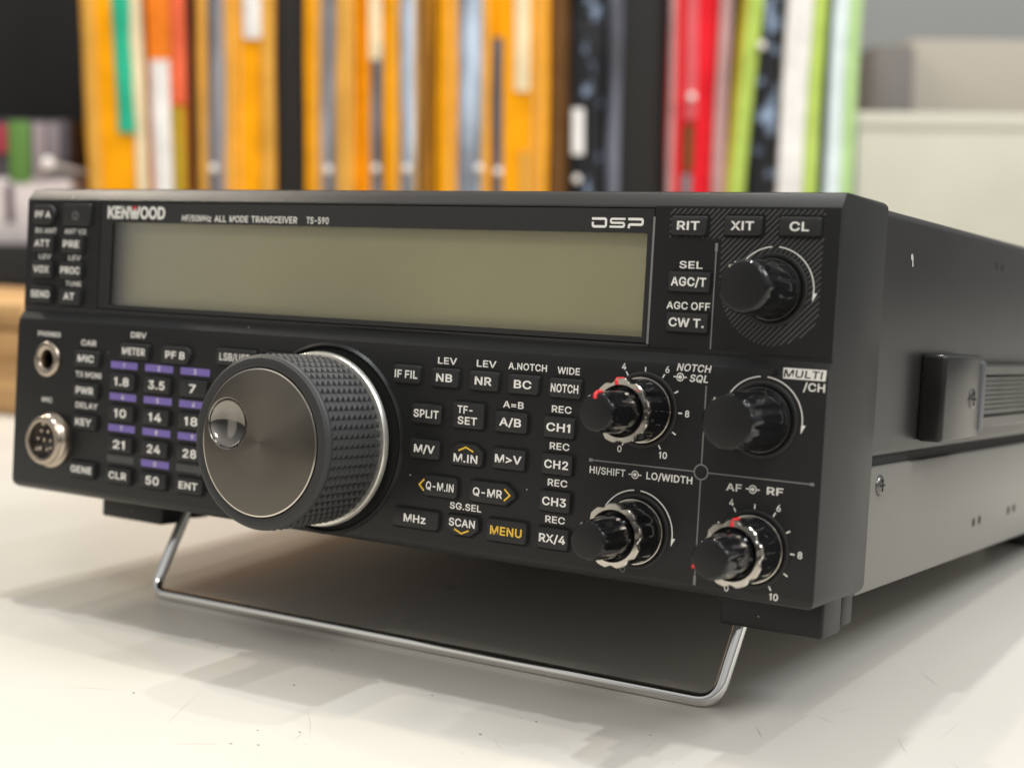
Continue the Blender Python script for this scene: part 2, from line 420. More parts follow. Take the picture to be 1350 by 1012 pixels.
# ------------------------------------------------------------------ lettering: outlines of a plain grotesque alphabet
G={
'A':(480,'39 0 16 0 78 170 140 339 201 509 226 509 251 509 276 509 338 339 401 170 463 0 440 0 418 0 395 0 359 101 323 202 287 302 281 321 273 344 264 372 255 400 245 435 232 478 236 478 241 478 245 478 233 435 222 399 213 371 204 343 196 320 191 302 155 202 120 101 85 0 62 0|197 142 110 142 110 161 110 180 110 199 197 199 283 199 370 199 370 180 370 161 370 142 283 142'),
'B':(456,'122 0 60 0 60 170 60 339 60 509 120 509 181 509 241 509 276 509 306 503 329 491 352 479 369 462 381 442 392 422 398 399 398 374 398 352 394 334 387 320 379 306 369 294 356 286 344 277 330 271 315 267 315 265 315 264 315 262 331 261 347 255 363 245 379 235 392 221 402 203 413 185 418 163 418 136 418 111 412 87 400 67 388 46 370 30 344 18 319 6 287 0 247 0 184 0|125 115 125 57 165 57 205 57 245 57 284 57 313 65 330 80 347 95 355 114 355 137 355 154 351 170 342 184 334 198 321 209 306 218 290 227 271 231 248 231 207 231 166 231 125 231 125 173|125 341 125 285 162 285 200 285 238 285 257 285 273 289 288 296 303 303 315 313 323 326 332 339 336 355 336 372 336 395 328 414 313 429 297 444 273 452 240 452 202 452 163 452 125 452 125 396'),
'C':(510,'293 -7 267 -7 223 -7 184 4 150 25 116 46 89 76 70 115 50 154 40 201 40 254 40 308 50 354 70 393 89 432 116 462 150 484 184 505 223 516 267 516 293 516 317 512 340 504 363 497 384 486 402 471 420 457 436 439 448 418 460 398 468 374 473 348 451 348 430 348 408 348 404 366 398 381 389 395 381 408 370 419 357 428 345 438 331 444 315 449 300 454 284 456 267 456 236 456 208 448 184 432 159 417 139 394 125 364 111 334 103 297 103 254 103 211 111 175 125 145 140 115 159 92 184 76 209 61 236 53 267 53 284 53 300 55 315 60 331 65 345 71 357 81 370 90 381 101 389 114 398 128 404 143 408 160 430 160 451 160 473 160 469 135 460 111 448 91 436 70 421 52 402 38 384 23 363 12 341 5 318 -3'),
'D':(502,'271 0 219 0 178 0 137 0 96 0 96 19 96 38 96 57 136 57 175 57 215 57 256 57 291 65 318 81 345 97 366 119 379 149 392 179 399 214 399 255 399 296 392 331 379 361 366 390 346 412 320 428 293 444 260 452 221 452 178 452 136 452 93 452 93 471 93 490 93 509 137 509 181 509 225 509 275 509 317 499 353 478 388 458 415 429 433 391 452 353 462 308 462 255 462 202 452 157 433 119 414 81 387 51 351 31 314 10|103 509 125 509 125 339 125 170 125 0 103 0 82 0 60 0 60 170 60 339 60 509 82 509'),
'E':(419,'165 0 60 0 60 170 60 339 60 509 164 509 268 509 372 509 372 490 372 471 372 452 290 452 207 452 125 452 125 396 125 341 125 286 202 286 278 286 355 286 355 267 355 248 355 229 278 229 202 229 125 229 125 172 125 114 125 57 208 57 292 57 375 57 375 38 375 19 375 0 270 0'),
'F':(410,'82 0 60 0 60 170 60 339 60 509 163 509 266 509 369 509 369 490 369 471 369 452 288 452 206 452 125 452 125 394 125 336 125 278 198 278 272 278 346 278 346 259 346 240 346 221 272 221 198 221 125 221 125 147 125 74 125 0 103 0'),
'G':(520,'309 -7 269 -7 223 -7 184 4 149 25 115 46 88 77 69 116 50 155 40 201 40 254 40 308 50 354 69 393 88 432 115 462 149 484 183 505 221 516 265 516 292 516 317 512 340 504 364 496 385 484 403 469 422 454 437 437 449 416 461 396 470 373 474 349 452 349 430 349 408 349 403 365 396 380 387 393 379 406 368 417 356 427 344 436 330 444 315 448 300 453 283 456 265 456 235 456 208 448 183 432 159 417 139 394 125 364 111 334 103 297 103 254 103 211 111 175 125 145 140 115 159 92 184 76 209 61 237 53 269 53 297 53 323 59 345 71 367 83 384 101 396 123 409 146 415 172 415 202 421 201 428 200 434 199 384 199 333 199 283 199 283 218 283 237 283 256 348 256 413 256 478 256 478 237 478 219 478 200 478 158 469 122 451 91 433 60 408 36 377 19 345 2'),
'H':(517,'82 0 60 0 60 170 60 339 60 509 82 509 103 509 125 509 125 435 125 362 125 289 214 289 303 289 392 289 392 362 392 435 392 509 414 509 435 509 457 509 457 339 457 170 457 0 435 0 414 0 392 0 392 77 392 155 392 232 303 232 214 232 125 232 125 155 125 77 125 0 103 0'),
'I':(300,'111 0 31 0 31 19 31 38 31 57 60 57 89 57 118 57 118 189 118 320 118 452 89 452 60 452 31 452 31 471 31 490 31 509 111 509 190 509 269 509 269 490 269 471 269 452 240 452 212 452 183 452 183 320 183 189 183 57 212 57 240 57 269 57 269 38 269 19 269 0 190 0'),
'J':(396,'230 -7 185 -7 140 -7 104 6 75 33 47 59 33 97 33 145 33 155 33 164 33 173 55 173 76 173 98 173 98 164 98 155 98 145 98 114 106 91 122 74 137 58 159 50 185 50 211 50 232 58 248 74 264 91 272 114 272 145 272 267 272 388 272 509 293 509 315 509 336 509 336 388 336 267 336 145 336 97 322 59 294 33 266 6'),
'K':(467,'146 189 104 145 104 169 104 193 104 216 116 232 128 247 139 261 151 275 162 290 174 303 187 317 199 331 212 344 262 399 313 454 364 509 392 509 420 509 448 509 376 431 304 353 231 276 230 276 229 276 228 276 187 233|82 0 60 0 60 170 60 339 60 509 82 509 103 509 125 509 125 451 125 392 125 334 124 298 124 261 124 225 124 214 124 204 125 193 125 129 125 64 125 0 103 0|398 0 372 0 311 86 249 173 188 259 201 276 215 293 228 309 302 206 375 103 449 0 423 0'),
'L':(393,'160 0 60 0 60 170 60 339 60 509 82 509 103 509 125 509 125 358 125 208 125 57 203 57 282 57 361 57 361 38 361 19 361 0 261 0'),
'M':(628,'81 0 60 0 60 170 60 339 60 509 91 509 121 509 152 509 193 402 235 294 277 187 280 180 284 170 287 159 291 148 295 136 299 123 303 110 307 97 311 84 315 71 319 59 322 49 317 49 312 49 307 49 310 59 314 70 318 83 322 95 326 108 330 121 334 134 338 147 342 158 346 170 349 179 352 187 394 294 435 402 476 509 507 509 537 509 568 509 568 339 568 170 568 0 547 0 525 0 504 0 504 97 504 194 504 291 504 302 504 314 504 327 505 340 505 354 505 369 505 383 506 398 506 413 506 428 507 443 507 457 509 457 511 457 513 457 508 441 503 426 498 409 492 393 487 378 482 363 477 348 472 334 467 322 463 309 459 299 456 291 418 194 380 97 342 0 323 0 305 0 286 0 248 97 209 194 170 291 167 299 163 309 159 321 155 333 150 346 145 361 140 376 135 391 129 408 124 424 118 441 112 457 114 457 117 457 119 457 119 444 120 431 120 416 120 401 121 387 121 372 121 357 121 342 122 328 122 315 122 302 122 291 122 194 122 97 122 0 101 0'),
'N':(523,'82 0 60 0 60 170 60 339 60 509 85 509 111 509 136 509 205 400 274 291 343 183 349 174 355 164 363 151 370 138 379 123 388 107 396 90 405 73 414 55 411 55 408 54 405 54 403 72 401 90 401 108 400 126 399 142 399 157 399 172 399 185 399 195 399 300 399 404 399 509 420 509 442 509 463 509 463 339 463 170 463 0 438 0 412 0 387 0 325 97 264 193 202 290 194 303 186 316 177 331 169 345 159 362 148 381 137 400 123 424 108 452 111 453 115 453 119 454 120 428 121 405 122 384 123 362 124 344 124 328 125 312 125 300 125 291 125 194 125 97 125 0 103 0'),
'O':(533,'311 -7 267 -7 223 -7 184 4 150 25 116 46 90 76 70 115 50 154 40 201 40 254 40 308 50 354 70 393 90 432 116 462 150 484 184 505 223 516 267 516 311 516 350 505 384 484 418 462 444 432 464 393 483 354 493 308 493 254 493 201 483 154 464 115 444 76 418 46 384 25 350 4|236 53 267 53 297 53 325 61 349 76 374 91 394 114 408 144 423 174 430 211 430 254 430 298 423 335 408 365 394 395 374 417 349 433 325 448 297 456 267 456 236 456 209 448 184 433 159 417 140 394 125 364 111 334 103 297 103 254 103 211 111 174 125 144 140 114 159 92 184 76 209 61'),
'P':(445,'82 0 60 0 60 170 60 339 60 509 118 509 177 509 235 509 274 509 307 502 332 487 358 473 377 454 390 430 402 405 409 378 409 348 409 317 402 290 390 265 377 241 358 222 332 207 307 193 274 186 235 186 193 186 151 186 109 186 109 205 109 224 109 242 150 242 191 242 233 242 259 242 281 247 297 256 313 265 325 278 333 294 341 310 344 328 344 348 344 368 341 386 333 402 325 417 313 430 297 439 280 448 259 452 232 452 196 452 160 452 125 452 125 301 125 151 125 0 103 0'),
'Q':(533,'274 121 245 159 268 159 290 159 313 159 332 134 351 109 369 85 374 78 379 71 384 65 412 27 440 -10 468 -48 446 -48 423 -48 401 -48 382 -23 364 2 346 27 341 33 336 39 331 46 302 84|311 -7 267 -7 223 -7 184 4 150 25 116 46 90 76 70 115 50 154 40 201 40 254 40 308 50 354 70 393 90 432 116 462 150 484 184 505 223 516 267 516 311 516 350 505 384 484 418 462 444 432 464 393 483 354 493 308 493 254 493 201 483 154 464 115 444 76 418 46 384 25 350 4|236 53 267 53 297 53 325 61 349 76 374 91 394 114 408 144 423 174 430 211 430 254 430 298 423 335 408 365 394 395 374 417 349 433 325 448 297 456 267 456 236 456 209 448 184 433 159 417 140 394 125 364 111 334 103 297 103 254 103 211 111 174 125 144 140 114 159 92 184 76 209 61'),
'R':(449,'82 0 60 0 60 170 60 339 60 509 119 509 177 509 236 509 275 509 307 502 333 489 359 475 378 457 390 433 403 410 409 382 409 352 409 321 403 295 390 271 378 248 359 230 333 217 307 204 275 198 236 198 189 198 143 198 96 198 96 217 96 236 96 255 142 255 188 255 234 255 260 255 281 259 298 267 314 275 326 286 334 300 341 315 345 332 345 352 345 372 341 390 334 405 326 420 314 431 298 440 281 448 259 452 233 452 197 452 161 452 125 452 125 301 125 151 125 0 103 0|378 0 353 0 312 76 271 153 230 229 254 229 279 229 303 229 344 153 386 76 428 0 403 0'),
'S':(447,'263 -9 224 -9 187 -9 155 -3 128 9 100 21 79 38 64 60 49 82 40 107 38 137 60 137 82 137 104 137 106 117 112 101 123 88 134 75 149 65 166 59 184 52 203 49 224 49 247 49 268 53 286 60 304 68 319 78 329 92 340 105 346 121 346 139 346 155 341 169 332 179 323 189 311 198 296 205 281 211 264 217 245 222 224 228 204 234 184 239 142 251 109 268 86 289 63 311 52 339 52 372 52 401 60 426 75 448 90 469 111 486 138 498 164 510 194 516 227 516 261 516 290 510 316 498 342 486 362 469 377 449 392 428 400 404 401 378 380 378 358 378 337 378 335 403 323 423 302 437 281 451 256 459 225 459 203 459 184 455 167 448 151 441 138 431 129 418 120 406 115 391 115 376 115 358 120 344 131 334 142 323 154 314 169 308 184 302 199 297 212 293 230 289 247 284 264 279 279 275 295 270 312 264 328 257 344 248 359 238 373 227 385 214 395 198 404 181 408 162 408 139 408 111 401 86 386 64 372 41 351 24 323 11 296 -2'),
'T':(449,'85 452 32 452 32 471 32 490 32 509 160 509 288 509 417 509 417 490 417 471 417 452 363 452 310 452 257 452 257 301 257 151 257 0 235 0 214 0 193 0 193 151 193 301 193 452 139 452'),
'U':(517,'299 -8 259 -8 219 -8 184 0 154 15 124 31 101 53 85 80 68 107 60 138 60 173 60 285 60 397 60 509 81 509 103 509 124 509 124 399 124 288 124 178 124 154 130 132 141 113 152 94 167 79 187 68 207 57 231 52 259 52 287 52 311 57 331 68 351 79 366 94 377 113 387 132 393 154 393 178 393 288 393 399 393 509 414 509 436 509 457 509 457 397 457 285 457 173 457 138 449 107 433 80 416 53 393 31 363 15 334 0'),
'V':(480,'229 0 204 0 141 170 79 339 16 509 39 509 62 509 84 509 120 408 156 307 192 206 198 189 206 166 215 137 224 109 235 73 248 31 243 31 239 31 235 31 247 74 258 110 267 138 276 166 284 189 290 206 325 307 360 408 395 509 417 509 440 509 463 509 401 339 340 170 278 0 253 0'),
'W':(686,'180 0 155 0 109 170 63 339 16 509 38 509 60 509 82 509 109 404 136 300 163 196 168 179 172 163 175 145 179 128 183 111 187 94 190 76 194 58 197 40 194 40 192 40 189 40 193 58 196 76 200 94 203 111 207 128 211 145 215 163 220 179 224 196 251 300 279 404 306 509 331 509 355 509 380 509 407 404 434 300 462 196 466 179 470 163 474 145 478 128 482 111 486 94 490 76 494 58 497 40 494 40 491 40 488 40 492 58 495 76 499 94 502 111 506 128 510 145 515 163 519 179 523 196 550 300 576 404 603 509 625 509 647 509 670 509 623 339 577 170 530 0 505 0 480 0 455 0 426 108 397 215 368 323 362 344 357 367 351 391 346 416 341 444 336 475 341 475 345 475 350 475 345 445 340 419 335 395 330 371 324 347 318 323 289 215 260 108 230 0 205 0'),
'X':(474,'43 0 18 0 84 95 151 190 217 284 217 268 217 252 217 236 155 327 92 418 29 509 54 509 79 509 104 509 129 473 153 437 178 400 188 385 197 372 204 361 211 350 217 340 223 329 229 318 236 306 243 292 240 292 236 292 232 292 239 306 246 318 252 329 258 339 264 350 272 361 279 372 288 385 298 400 323 437 348 473 374 509 398 509 422 509 446 509 384 419 321 329 259 239 259 255 259 271 259 287 324 191 390 96 456 0 431 0 406 0 382 0 352 43 322 86 292 129 283 143 275 155 268 165 262 175 256 185 250 195 244 206 238 217 230 231 235 231 240 231 244 231 238 218 231 207 225 196 219 186 213 176 206 166 199 155 191 143 182 129 152 86 122 43 91 0 67 0'),
'Y':(472,'225 0 203 0 203 69 203 139 203 208 141 308 79 409 16 509 41 509 66 509 91 509 125 454 159 399 192 344 203 326 213 309 222 292 231 275 240 255 250 230 241 230 232 230 224 230 233 255 242 276 251 293 260 310 270 327 280 344 314 399 347 454 381 509 406 509 430 509 455 509 393 409 330 308 268 208 268 139 268 69 268 0 247 0'),
'Z':(438,'161 0 42 0 42 15 42 31 42 46 119 159 196 272 273 385 284 400 295 415 306 431 318 446 329 461 341 476 343 469 346 461 348 454 327 453 306 453 285 452 264 452 244 452 223 452 162 452 101 452 40 452 40 471 40 490 40 509 159 509 278 509 397 509 397 493 397 477 397 462 321 351 245 240 169 129 158 113 146 97 134 81 122 65 110 49 97 33 95 40 93 47 90 54 111 55 132 56 152 57 173 57 193 57 214 57 276 57 338 57 399 57 399 38 399 19 399 0 280 0'),
'0':(453,'264 -7 227 -7 189 -7 157 3 130 24 103 45 83 74 69 113 55 152 48 199 48 254 48 309 55 356 69 395 83 434 104 464 130 484 157 505 189 516 227 516 264 516 296 505 323 484 350 464 370 434 384 395 398 356 405 309 405 254 405 199 398 152 384 113 370 74 350 45 323 24 297 3|202 50 227 50 252 50 273 58 290 74 308 90 321 113 330 144 339 174 344 211 344 254 344 297 339 334 330 365 321 395 308 419 290 435 273 451 252 460 227 460 202 460 180 451 163 435 146 419 132 395 123 365 114 334 109 297 109 254 109 211 114 174 123 144 132 113 146 90 163 74 180 58'),
'1':(453,'181 0 76 0 76 18 76 36 76 55 181 55 286 55 391 55 391 36 391 18 391 0 286 0|250 509 276 509 276 339 276 170 276 0 255 0 234 0 212 0 212 149 212 299 212 448 211 448 210 448 209 448 168 418 127 388 86 358 86 381 86 404 86 427 123 454 161 481 198 509 224 509'),
'2':(453,'172 0 64 0 64 16 64 32 64 47 121 108 177 168 234 229 254 249 270 267 282 282 295 298 304 313 311 327 317 341 320 356 320 371 320 390 316 405 308 419 299 432 288 442 273 449 259 456 242 460 224 460 204 460 187 456 172 447 158 439 147 428 139 413 131 399 127 382 127 362 107 362 86 362 66 362 66 392 72 419 86 442 100 465 119 483 143 496 167 509 194 516 225 516 255 516 282 509 306 497 329 484 348 467 361 445 374 424 381 399 381 372 381 354 378 335 371 318 364 300 353 280 336 259 319 237 296 211 267 180 229 140 191 100 153 60 153 59 153 58 153 57 231 57 310 57 389 57 389 38 389 19 389 0 281 0'),
'3':(453,'252 -7 218 -7 187 -7 158 -1 133 10 107 21 86 37 70 57 54 78 46 103 44 132 66 132 87 132 109 132 111 114 117 99 126 87 136 75 149 65 165 59 181 53 199 50 219 50 239 50 258 53 275 61 292 68 305 79 315 93 324 107 329 124 329 145 329 163 325 181 316 196 307 212 293 224 275 234 256 243 231 248 201 248 186 248 172 248 157 248 157 265 157 282 157 299 200 349 244 399 288 448 288 450 288 451 288 452 215 452 142 452 70 452 70 471 70 490 70 509 171 509 272 509 372 509 372 493 372 477 372 461 319 400 265 339 211 278 211 282 211 285 211 289 249 293 281 288 308 276 335 263 356 246 371 222 386 199 393 173 393 145 393 115 385 89 370 66 355 43 335 25 309 12 282 0'),
'4':(453,'164 105 40 105 40 123 40 141 40 158 109 275 178 392 247 509 268 509 289 509 311 509 243 394 176 280 109 166 109 165 109 164 109 163 210 163 312 163 413 163 413 144 413 125 413 105 289 105|302 0 282 0 282 40 282 81 282 121 282 130 282 138 282 146 282 203 282 260 282 318 302 318 322 318 343 318 343 212 343 106 343 0 322 0'),
'5':(453,'254 -7 221 -7 191 -7 164 -1 140 11 116 23 97 39 83 60 69 81 61 104 60 130 81 130 101 130 122 130 124 115 129 101 138 89 147 77 159 67 173 60 188 53 204 50 221 50 242 50 260 55 276 64 292 74 305 87 314 104 323 121 328 141 328 162 328 184 323 204 314 221 304 238 291 252 275 262 258 272 239 277 218 277 201 277 184 274 167 268 151 263 138 255 128 246 108 248 88 250 67 253 77 338 86 423 96 509 186 509 276 509 366 509 366 490 366 471 366 452 294 452 222 452 151 452 145 402 139 352 134 301 135 301 135 301 136 301 147 311 161 319 178 325 194 331 211 334 229 334 253 334 274 329 294 321 313 313 331 301 345 285 359 270 371 252 379 231 387 210 391 188 391 163 391 130 384 101 369 76 354 50 334 30 309 15 283 1'),
'6':(453,'258 -7 226 -7 195 -7 167 0 142 15 118 29 98 49 84 74 71 100 64 129 64 162 64 186 69 212 80 239 91 266 110 300 137 340 176 396 214 453 252 509 276 509 299 509 322 509 265 426 208 344 151 261 149 261 147 261 145 261 150 271 157 280 165 288 174 296 184 302 196 307 207 312 221 314 235 314 266 314 293 308 316 295 339 282 357 263 370 240 382 216 389 189 389 157 389 125 382 97 368 73 354 48 334 28 310 14 286 0|207 48 226 48 246 48 264 53 279 63 294 72 306 85 314 101 323 118 327 136 327 157 327 178 323 197 314 213 306 230 294 242 279 251 264 261 246 265 226 265 207 265 189 261 174 252 159 243 147 230 138 214 129 198 125 179 125 158 125 137 129 118 138 102 147 85 159 72 174 63 189 53'),
'7':(453,'120 0 97 0 172 149 248 299 323 448 323 450 323 451 323 452 236 452 149 452 62 452 62 471 62 490 62 509 172 509 281 509 391 509 391 489 391 469 391 449 315 299 240 150 165 0 142 0'),
'8':(453,'260 -7 226 -7 192 -7 162 -1 136 11 109 24 89 40 74 62 59 83 52 108 52 135 52 157 56 177 65 195 74 213 86 229 101 241 116 253 133 261 153 265 153 265 153 266 153 267 128 273 108 287 93 308 78 329 70 353 70 380 70 406 77 429 90 450 104 470 122 486 146 498 169 510 196 516 226 516 256 516 283 510 306 498 329 486 348 470 361 450 375 429 382 406 382 380 382 353 374 329 359 308 344 287 325 273 300 267 300 266 300 265 300 265 319 261 336 253 351 241 366 229 378 213 387 195 396 177 401 157 401 135 401 108 393 83 378 62 364 40 343 24 317 11 291 -1|204 49 226 49 249 49 268 53 285 60 301 68 314 78 323 91 332 105 337 121 337 139 337 158 332 174 322 189 313 203 300 214 283 223 266 231 247 235 226 235 205 235 186 231 169 223 152 214 139 203 130 189 120 174 115 158 115 139 115 121 120 105 129 91 138 78 151 68 167 60 184 53|208 290 226 290 244 290 260 293 274 300 288 307 299 318 307 330 315 343 319 358 319 376 319 393 315 407 308 420 300 433 289 443 275 449 261 456 245 460 226 460 208 460 191 456 177 449 163 443 152 433 145 420 137 407 133 393 133 376 133 358 137 343 145 330 152 318 163 307 178 300 192 293'),
'9':(453,'195 516 226 516 258 516 286 508 310 494 335 480 354 460 368 434 382 409 389 380 389 347 389 323 383 297 373 270 362 243 343 209 315 168 277 112 239 56 200 0 177 0 154 0 130 0 187 83 244 165 301 248 303 248 305 248 307 248 303 238 296 229 287 221 279 213 269 207 257 202 245 197 232 195 218 195 187 195 160 201 137 214 114 227 96 245 83 269 70 292 64 320 64 352 64 384 71 412 85 436 99 461 118 480 143 494 167 508|246 460 226 460 207 460 189 456 174 446 159 437 147 424 138 407 130 391 125 372 125 352 125 330 130 312 138 295 147 279 159 266 174 257 189 248 207 243 226 243 246 243 263 248 279 257 294 266 306 279 314 295 323 311 327 330 327 350 327 372 323 391 314 407 306 424 294 437 279 446 264 456'),
'/':(249,'216 533 235 533 180 330 126 127 71 -76 52 -76 33 -76 14 -76 69 127 124 330 178 533 197 533'),
'.':(188,'108 -4 95 -4 83 -4 72 0 63 9 54 18 50 28 50 41 50 54 54 65 63 73 72 82 83 87 95 87 108 87 119 82 128 73 137 65 141 54 141 41 141 28 137 18 128 9 119 0'),
'-':(453,'263 244 337 244 337 226 337 207 337 188 263 188 188 188 114 188 114 207 114 226 114 244 188 244'),
'=':(453,'175 245 72 245 72 264 72 282 72 301 175 301 278 301 381 301 381 282 381 264 381 245 278 245|175 97 72 97 72 116 72 135 72 153 175 153 278 153 381 153 381 135 381 116 381 97 278 97'),
'<':(453,'173 123 65 178 65 192 65 206 65 220 173 274 280 329 388 383 388 361 388 338 388 316 306 277 224 239 142 200 143 201 143 202 144 204 144 201 144 197 144 194 143 195 143 197 142 198 224 159 306 120 388 81 388 59 388 37 388 15 280 69'),
'>':(453,'387 192 387 178 280 123 172 69 65 15 65 37 65 59 65 81 147 120 229 159 310 198 310 197 309 195 308 194 308 197 308 201 308 204 309 202 310 201 310 200 229 239 147 277 65 316 65 338 65 361 65 383 172 329 280 274 387 220 387 206'),
'z':(380,'141 0 42 0 42 15 42 30 42 46 112 137 183 228 254 320 254 321 254 322 254 323 185 323 117 323 48 323 48 342 48 361 48 379 143 379 238 379 333 379 333 363 333 347 333 331 264 241 195 150 126 60 126 59 126 58 126 56 197 56 268 56 339 56 339 38 339 19 339 0 240 0'),
}
def inside(p, poly):
    c = False
    for a, b in zip(poly, poly[1:] + poly[:1]):
        if (a.y > p.y) != (b.y > p.y) and p.x < (b.x - a.x) * (p.y - a.y) / (b.y - a.y) + a.x: c = not c
    return c
def straight(*loops):                                   # a glyph drawn with straight sides
    return '|'.join(' '.join('%d %d %d %d %d %d' % (x, y, x, y, x, y) for x, y in l) for l in loops)
G['I'] = (190, straight([(62, 0), (62, 509), (128, 509), (128, 0)]))
G['1'] = (300, straight([(128, 0), (128, 415), (125, 415), (48, 362), (48, 428), (138, 509), (194, 509), (194, 0)]))
def text(name, s, x, z, y, cap, mat, parent, width=None, bold=.022, slant=0, anchor='c', space=0, tracking=0):
    """flat printed word on the plane y; cap = capital height, x/z = centre of the word"""
    layers = {}
    pen = 0
    xs = []
    for ch in s:
        if ch == ' ':
            pen += 170 + space
            continue
        adv, spl = G[ch]
        rings = []
        for L in spl.split('|'):
            L = [int(q) for q in L.split()]
            n = len(L) // 6
            K = [L[i * 6:i * 6 + 6] for i in range(n)]
            pts = []
            for i in range(n):                       # flatten the outline
                p, q = K[i], K[(i + 1) % n]
                a, b, c, d = (Vector(v) for v in ((p[2], p[3]), (p[4], p[5]), (q[0], q[1]), (q[2], q[3])))
                ch_ = d - a
                if ch_.length < 1: continue
                flat = max(abs(ch_.cross(b - a)), abs(ch_.cross(c - a))) / ch_.length < 1.5
                for t_ in ((0,) if flat else (0, .25, .5, .75)):
                    pts.append(a * (1 - t_) ** 3 + b * 3 * t_ * (1 - t_) ** 2 + c * 3 * t_ * t_ * (1 - t_) + d * t_ ** 3)
            k = 0
            while k < len(pts) and len(pts) > 4:      # melt tiny edges
                nx = (k + 1) % len(pts)
                if (pts[k] - pts[nx]).length < 10:
                    pts[k] = (pts[k] + pts[nx]) / 2
                    pts.pop(nx)
                else: k += 1
            n = len(pts)
            for i in range(n): xs.append((pts[i].x + pen) / 1000)
            area = sum(pts[i - 1].cross(pts[i]) for i in range(n))
            res = []
            for i in range(n):                       # embolden: push every side outwards
                d1 = (pts[i] - pts[i - 1]).normalized()
                d2 = (pts[(i + 1) % n] - pts[i]).normalized()
                n1, n2 = Vector((-d1.y, d1.x)), Vector((-d2.y, d2.x))
                res.append(pts[i] + (n1 + n2) / max(.45, (1 + n1.dot(n2))) * bold * 1000)
            rings.append((area < 0, res))
        outer = [r for o_, r in rings if o_]
        holes = [r for o_, r in rings if not o_]
        for gi, r in enumerate(outer):
            layers.setdefault(gi, [])
            group = [r] + [h for h in holes if inside(h[0], r) and not any(q is not r and inside(h[0], q) and inside(q[0], r) for q in outer)]
            for h in group: layers[gi].append([((v.x + pen) / 1000, v.y / 1000) for v in h])
        pen += adv + 2000 * bold * .6 + tracking
    bm = bmesh.new()
    for gi, loops in layers.items():
        cu = bpy.data.curves.new(name, 'CURVE')
        cu.dimensions = '2D'
        cu.fill_mode = 'BOTH'
        for r in loops:
            sp = cu.splines.new('POLY')
            sp.points.add(len(r) - 1)
            for i, v in enumerate(r): sp.points[i].co = (*v, 0, 1)
            sp.use_cyclic_u = True
        tmp = bpy.data.objects.new("tmp", cu)
        COL.objects.link(tmp)
        dg = bpy.context.evaluated_depsgraph_get()
        me = bpy.data.meshes.new_from_object(tmp.evaluated_get(dg))
        bpy.data.objects.remove(tmp)
        for v in me.vertices: v.co.z = gi              # overlapping strokes lie on sheets of their own
        bm.from_mesh(me)
        bpy.data.meshes.remove(me)
    me = bpy.data.meshes.new(name)
    bm.to_mesh(me)
    bm.free()
    x0, x1 = min(xs) - bold, max(xs) + bold
    k = cap / (.509 + 2 * bold)
    kx = k if width is None else width / (x1 - x0)
    ox = {'c': (x0 + x1) / 2, 'l': x0, 'r': x1}[anchor]
    for v in me.vertices:
        a, b = v.co.x, v.co.y
        zz = (b - .2545) * k
        yl = y - .004 * v.co.z
        v.co = ((x + (a - ox) * kx + slant * zz) * S, yl * S, (z + zz) * S)
    bm = bmesh.new()
    bm.from_mesh(me)
    for f in bm.faces:
        f.normal_update()
        if f.normal.y > 0: f.normal_flip()
    bm.to_mesh(me)
    bm.free()
    me.materials.clear()
    me.materials.append(mat)
    me.name = name
    o = bpy.data.objects.new(name, me)
    COL.objects.link(o)
    o.parent = parent
    return o

# ================================================================== setting
def table_mat():
    m = principled("white laminate", (.575, .545, .488), .30, var=(6, .035), specks=(60, .10, .016, (.12, .11, .10)), bump=(500, .04, .0002))
    t = m.node_tree
    b = t.nodes["Principled BSDF"]
    src = b.inputs["Base Color"].links[0].from_socket
    tcn = t.nodes.new("ShaderNodeTexCoord")
    prev = src
    t.links.new(prev, b.inputs["Base Color"])
    return m
tb = box_mesh(MB(), -2200, 1700, -700, 2250, -28, 0, 3).build("table", table_mat())
tag(tb, "cream white laminate table top with fine scratches under the black radio", "table")

# marks on the table: hair scratches and crumbs, as thin slivers on the laminate
SCR = principled("scratch mark", (.42, .39, .355), .6)
CRUMB = principled("dark crumb", (.10, .09, .08), .7)
rs = random.Random(5)
def scratch(x, y, ang, ln, w, bend=0):
    b = MB()
    n = 7
    vs, fs = [], []
    for i in range(n + 1):
        t_ = i / n
        px, py = x + math.cos(ang) * ln * (t_ - .5) - math.sin(ang) * bend * .25 * math.sin(math.pi * t_), y + math.sin(ang) * ln * (t_ - .5) + math.cos(ang) * bend * .25 * math.sin(math.pi * t_)
        ww = w * math.sin(math.pi * min(.97, max(.03, t_))) / 2 + .012
        vs += [(px - math.sin(ang) * ww, py + math.cos(ang) * ww, .03), (px + math.sin(ang) * ww, py - math.cos(ang) * ww, .03)]
    fs = [[2 * i, 2 * i + 1, 2 * i + 3, 2 * i + 2] for i in range(n)]
    b.add(vs, fs)
    b.build("scratch", SCR, tb, smooth=0)
for a_ in ((-9, -52, 2.0, 26, .10, 2), (24, -44, 2.3, 18, .12, -2), (28, -52, 1.9, 6, .16, 0), (70, -30, 2.4, 9, .09, 1), (118, 12, 2.15, 8, .30, .2),
           (130, 40, 1.2, 9, .10, 1), (128, 30, 2.6, 6, .09, 0), (139, 78, 2.25, 14, .16, .4), (150, 22, 2.1, 11, .18, .3), (156, 40, 1.55, 16, .09, -1),
           (-70, -10, .9, 12, .09, 1), (-52, -30, 2.7, 8, .08, 0), (-40, -55, .4, 14, .07, 1), (100, -10, 1.7, 12, .08, 1), (12, -70, .6, 12, .09, 1), (166, 14, 2.2, 12, .12, .2)):
    scratch(*a_)
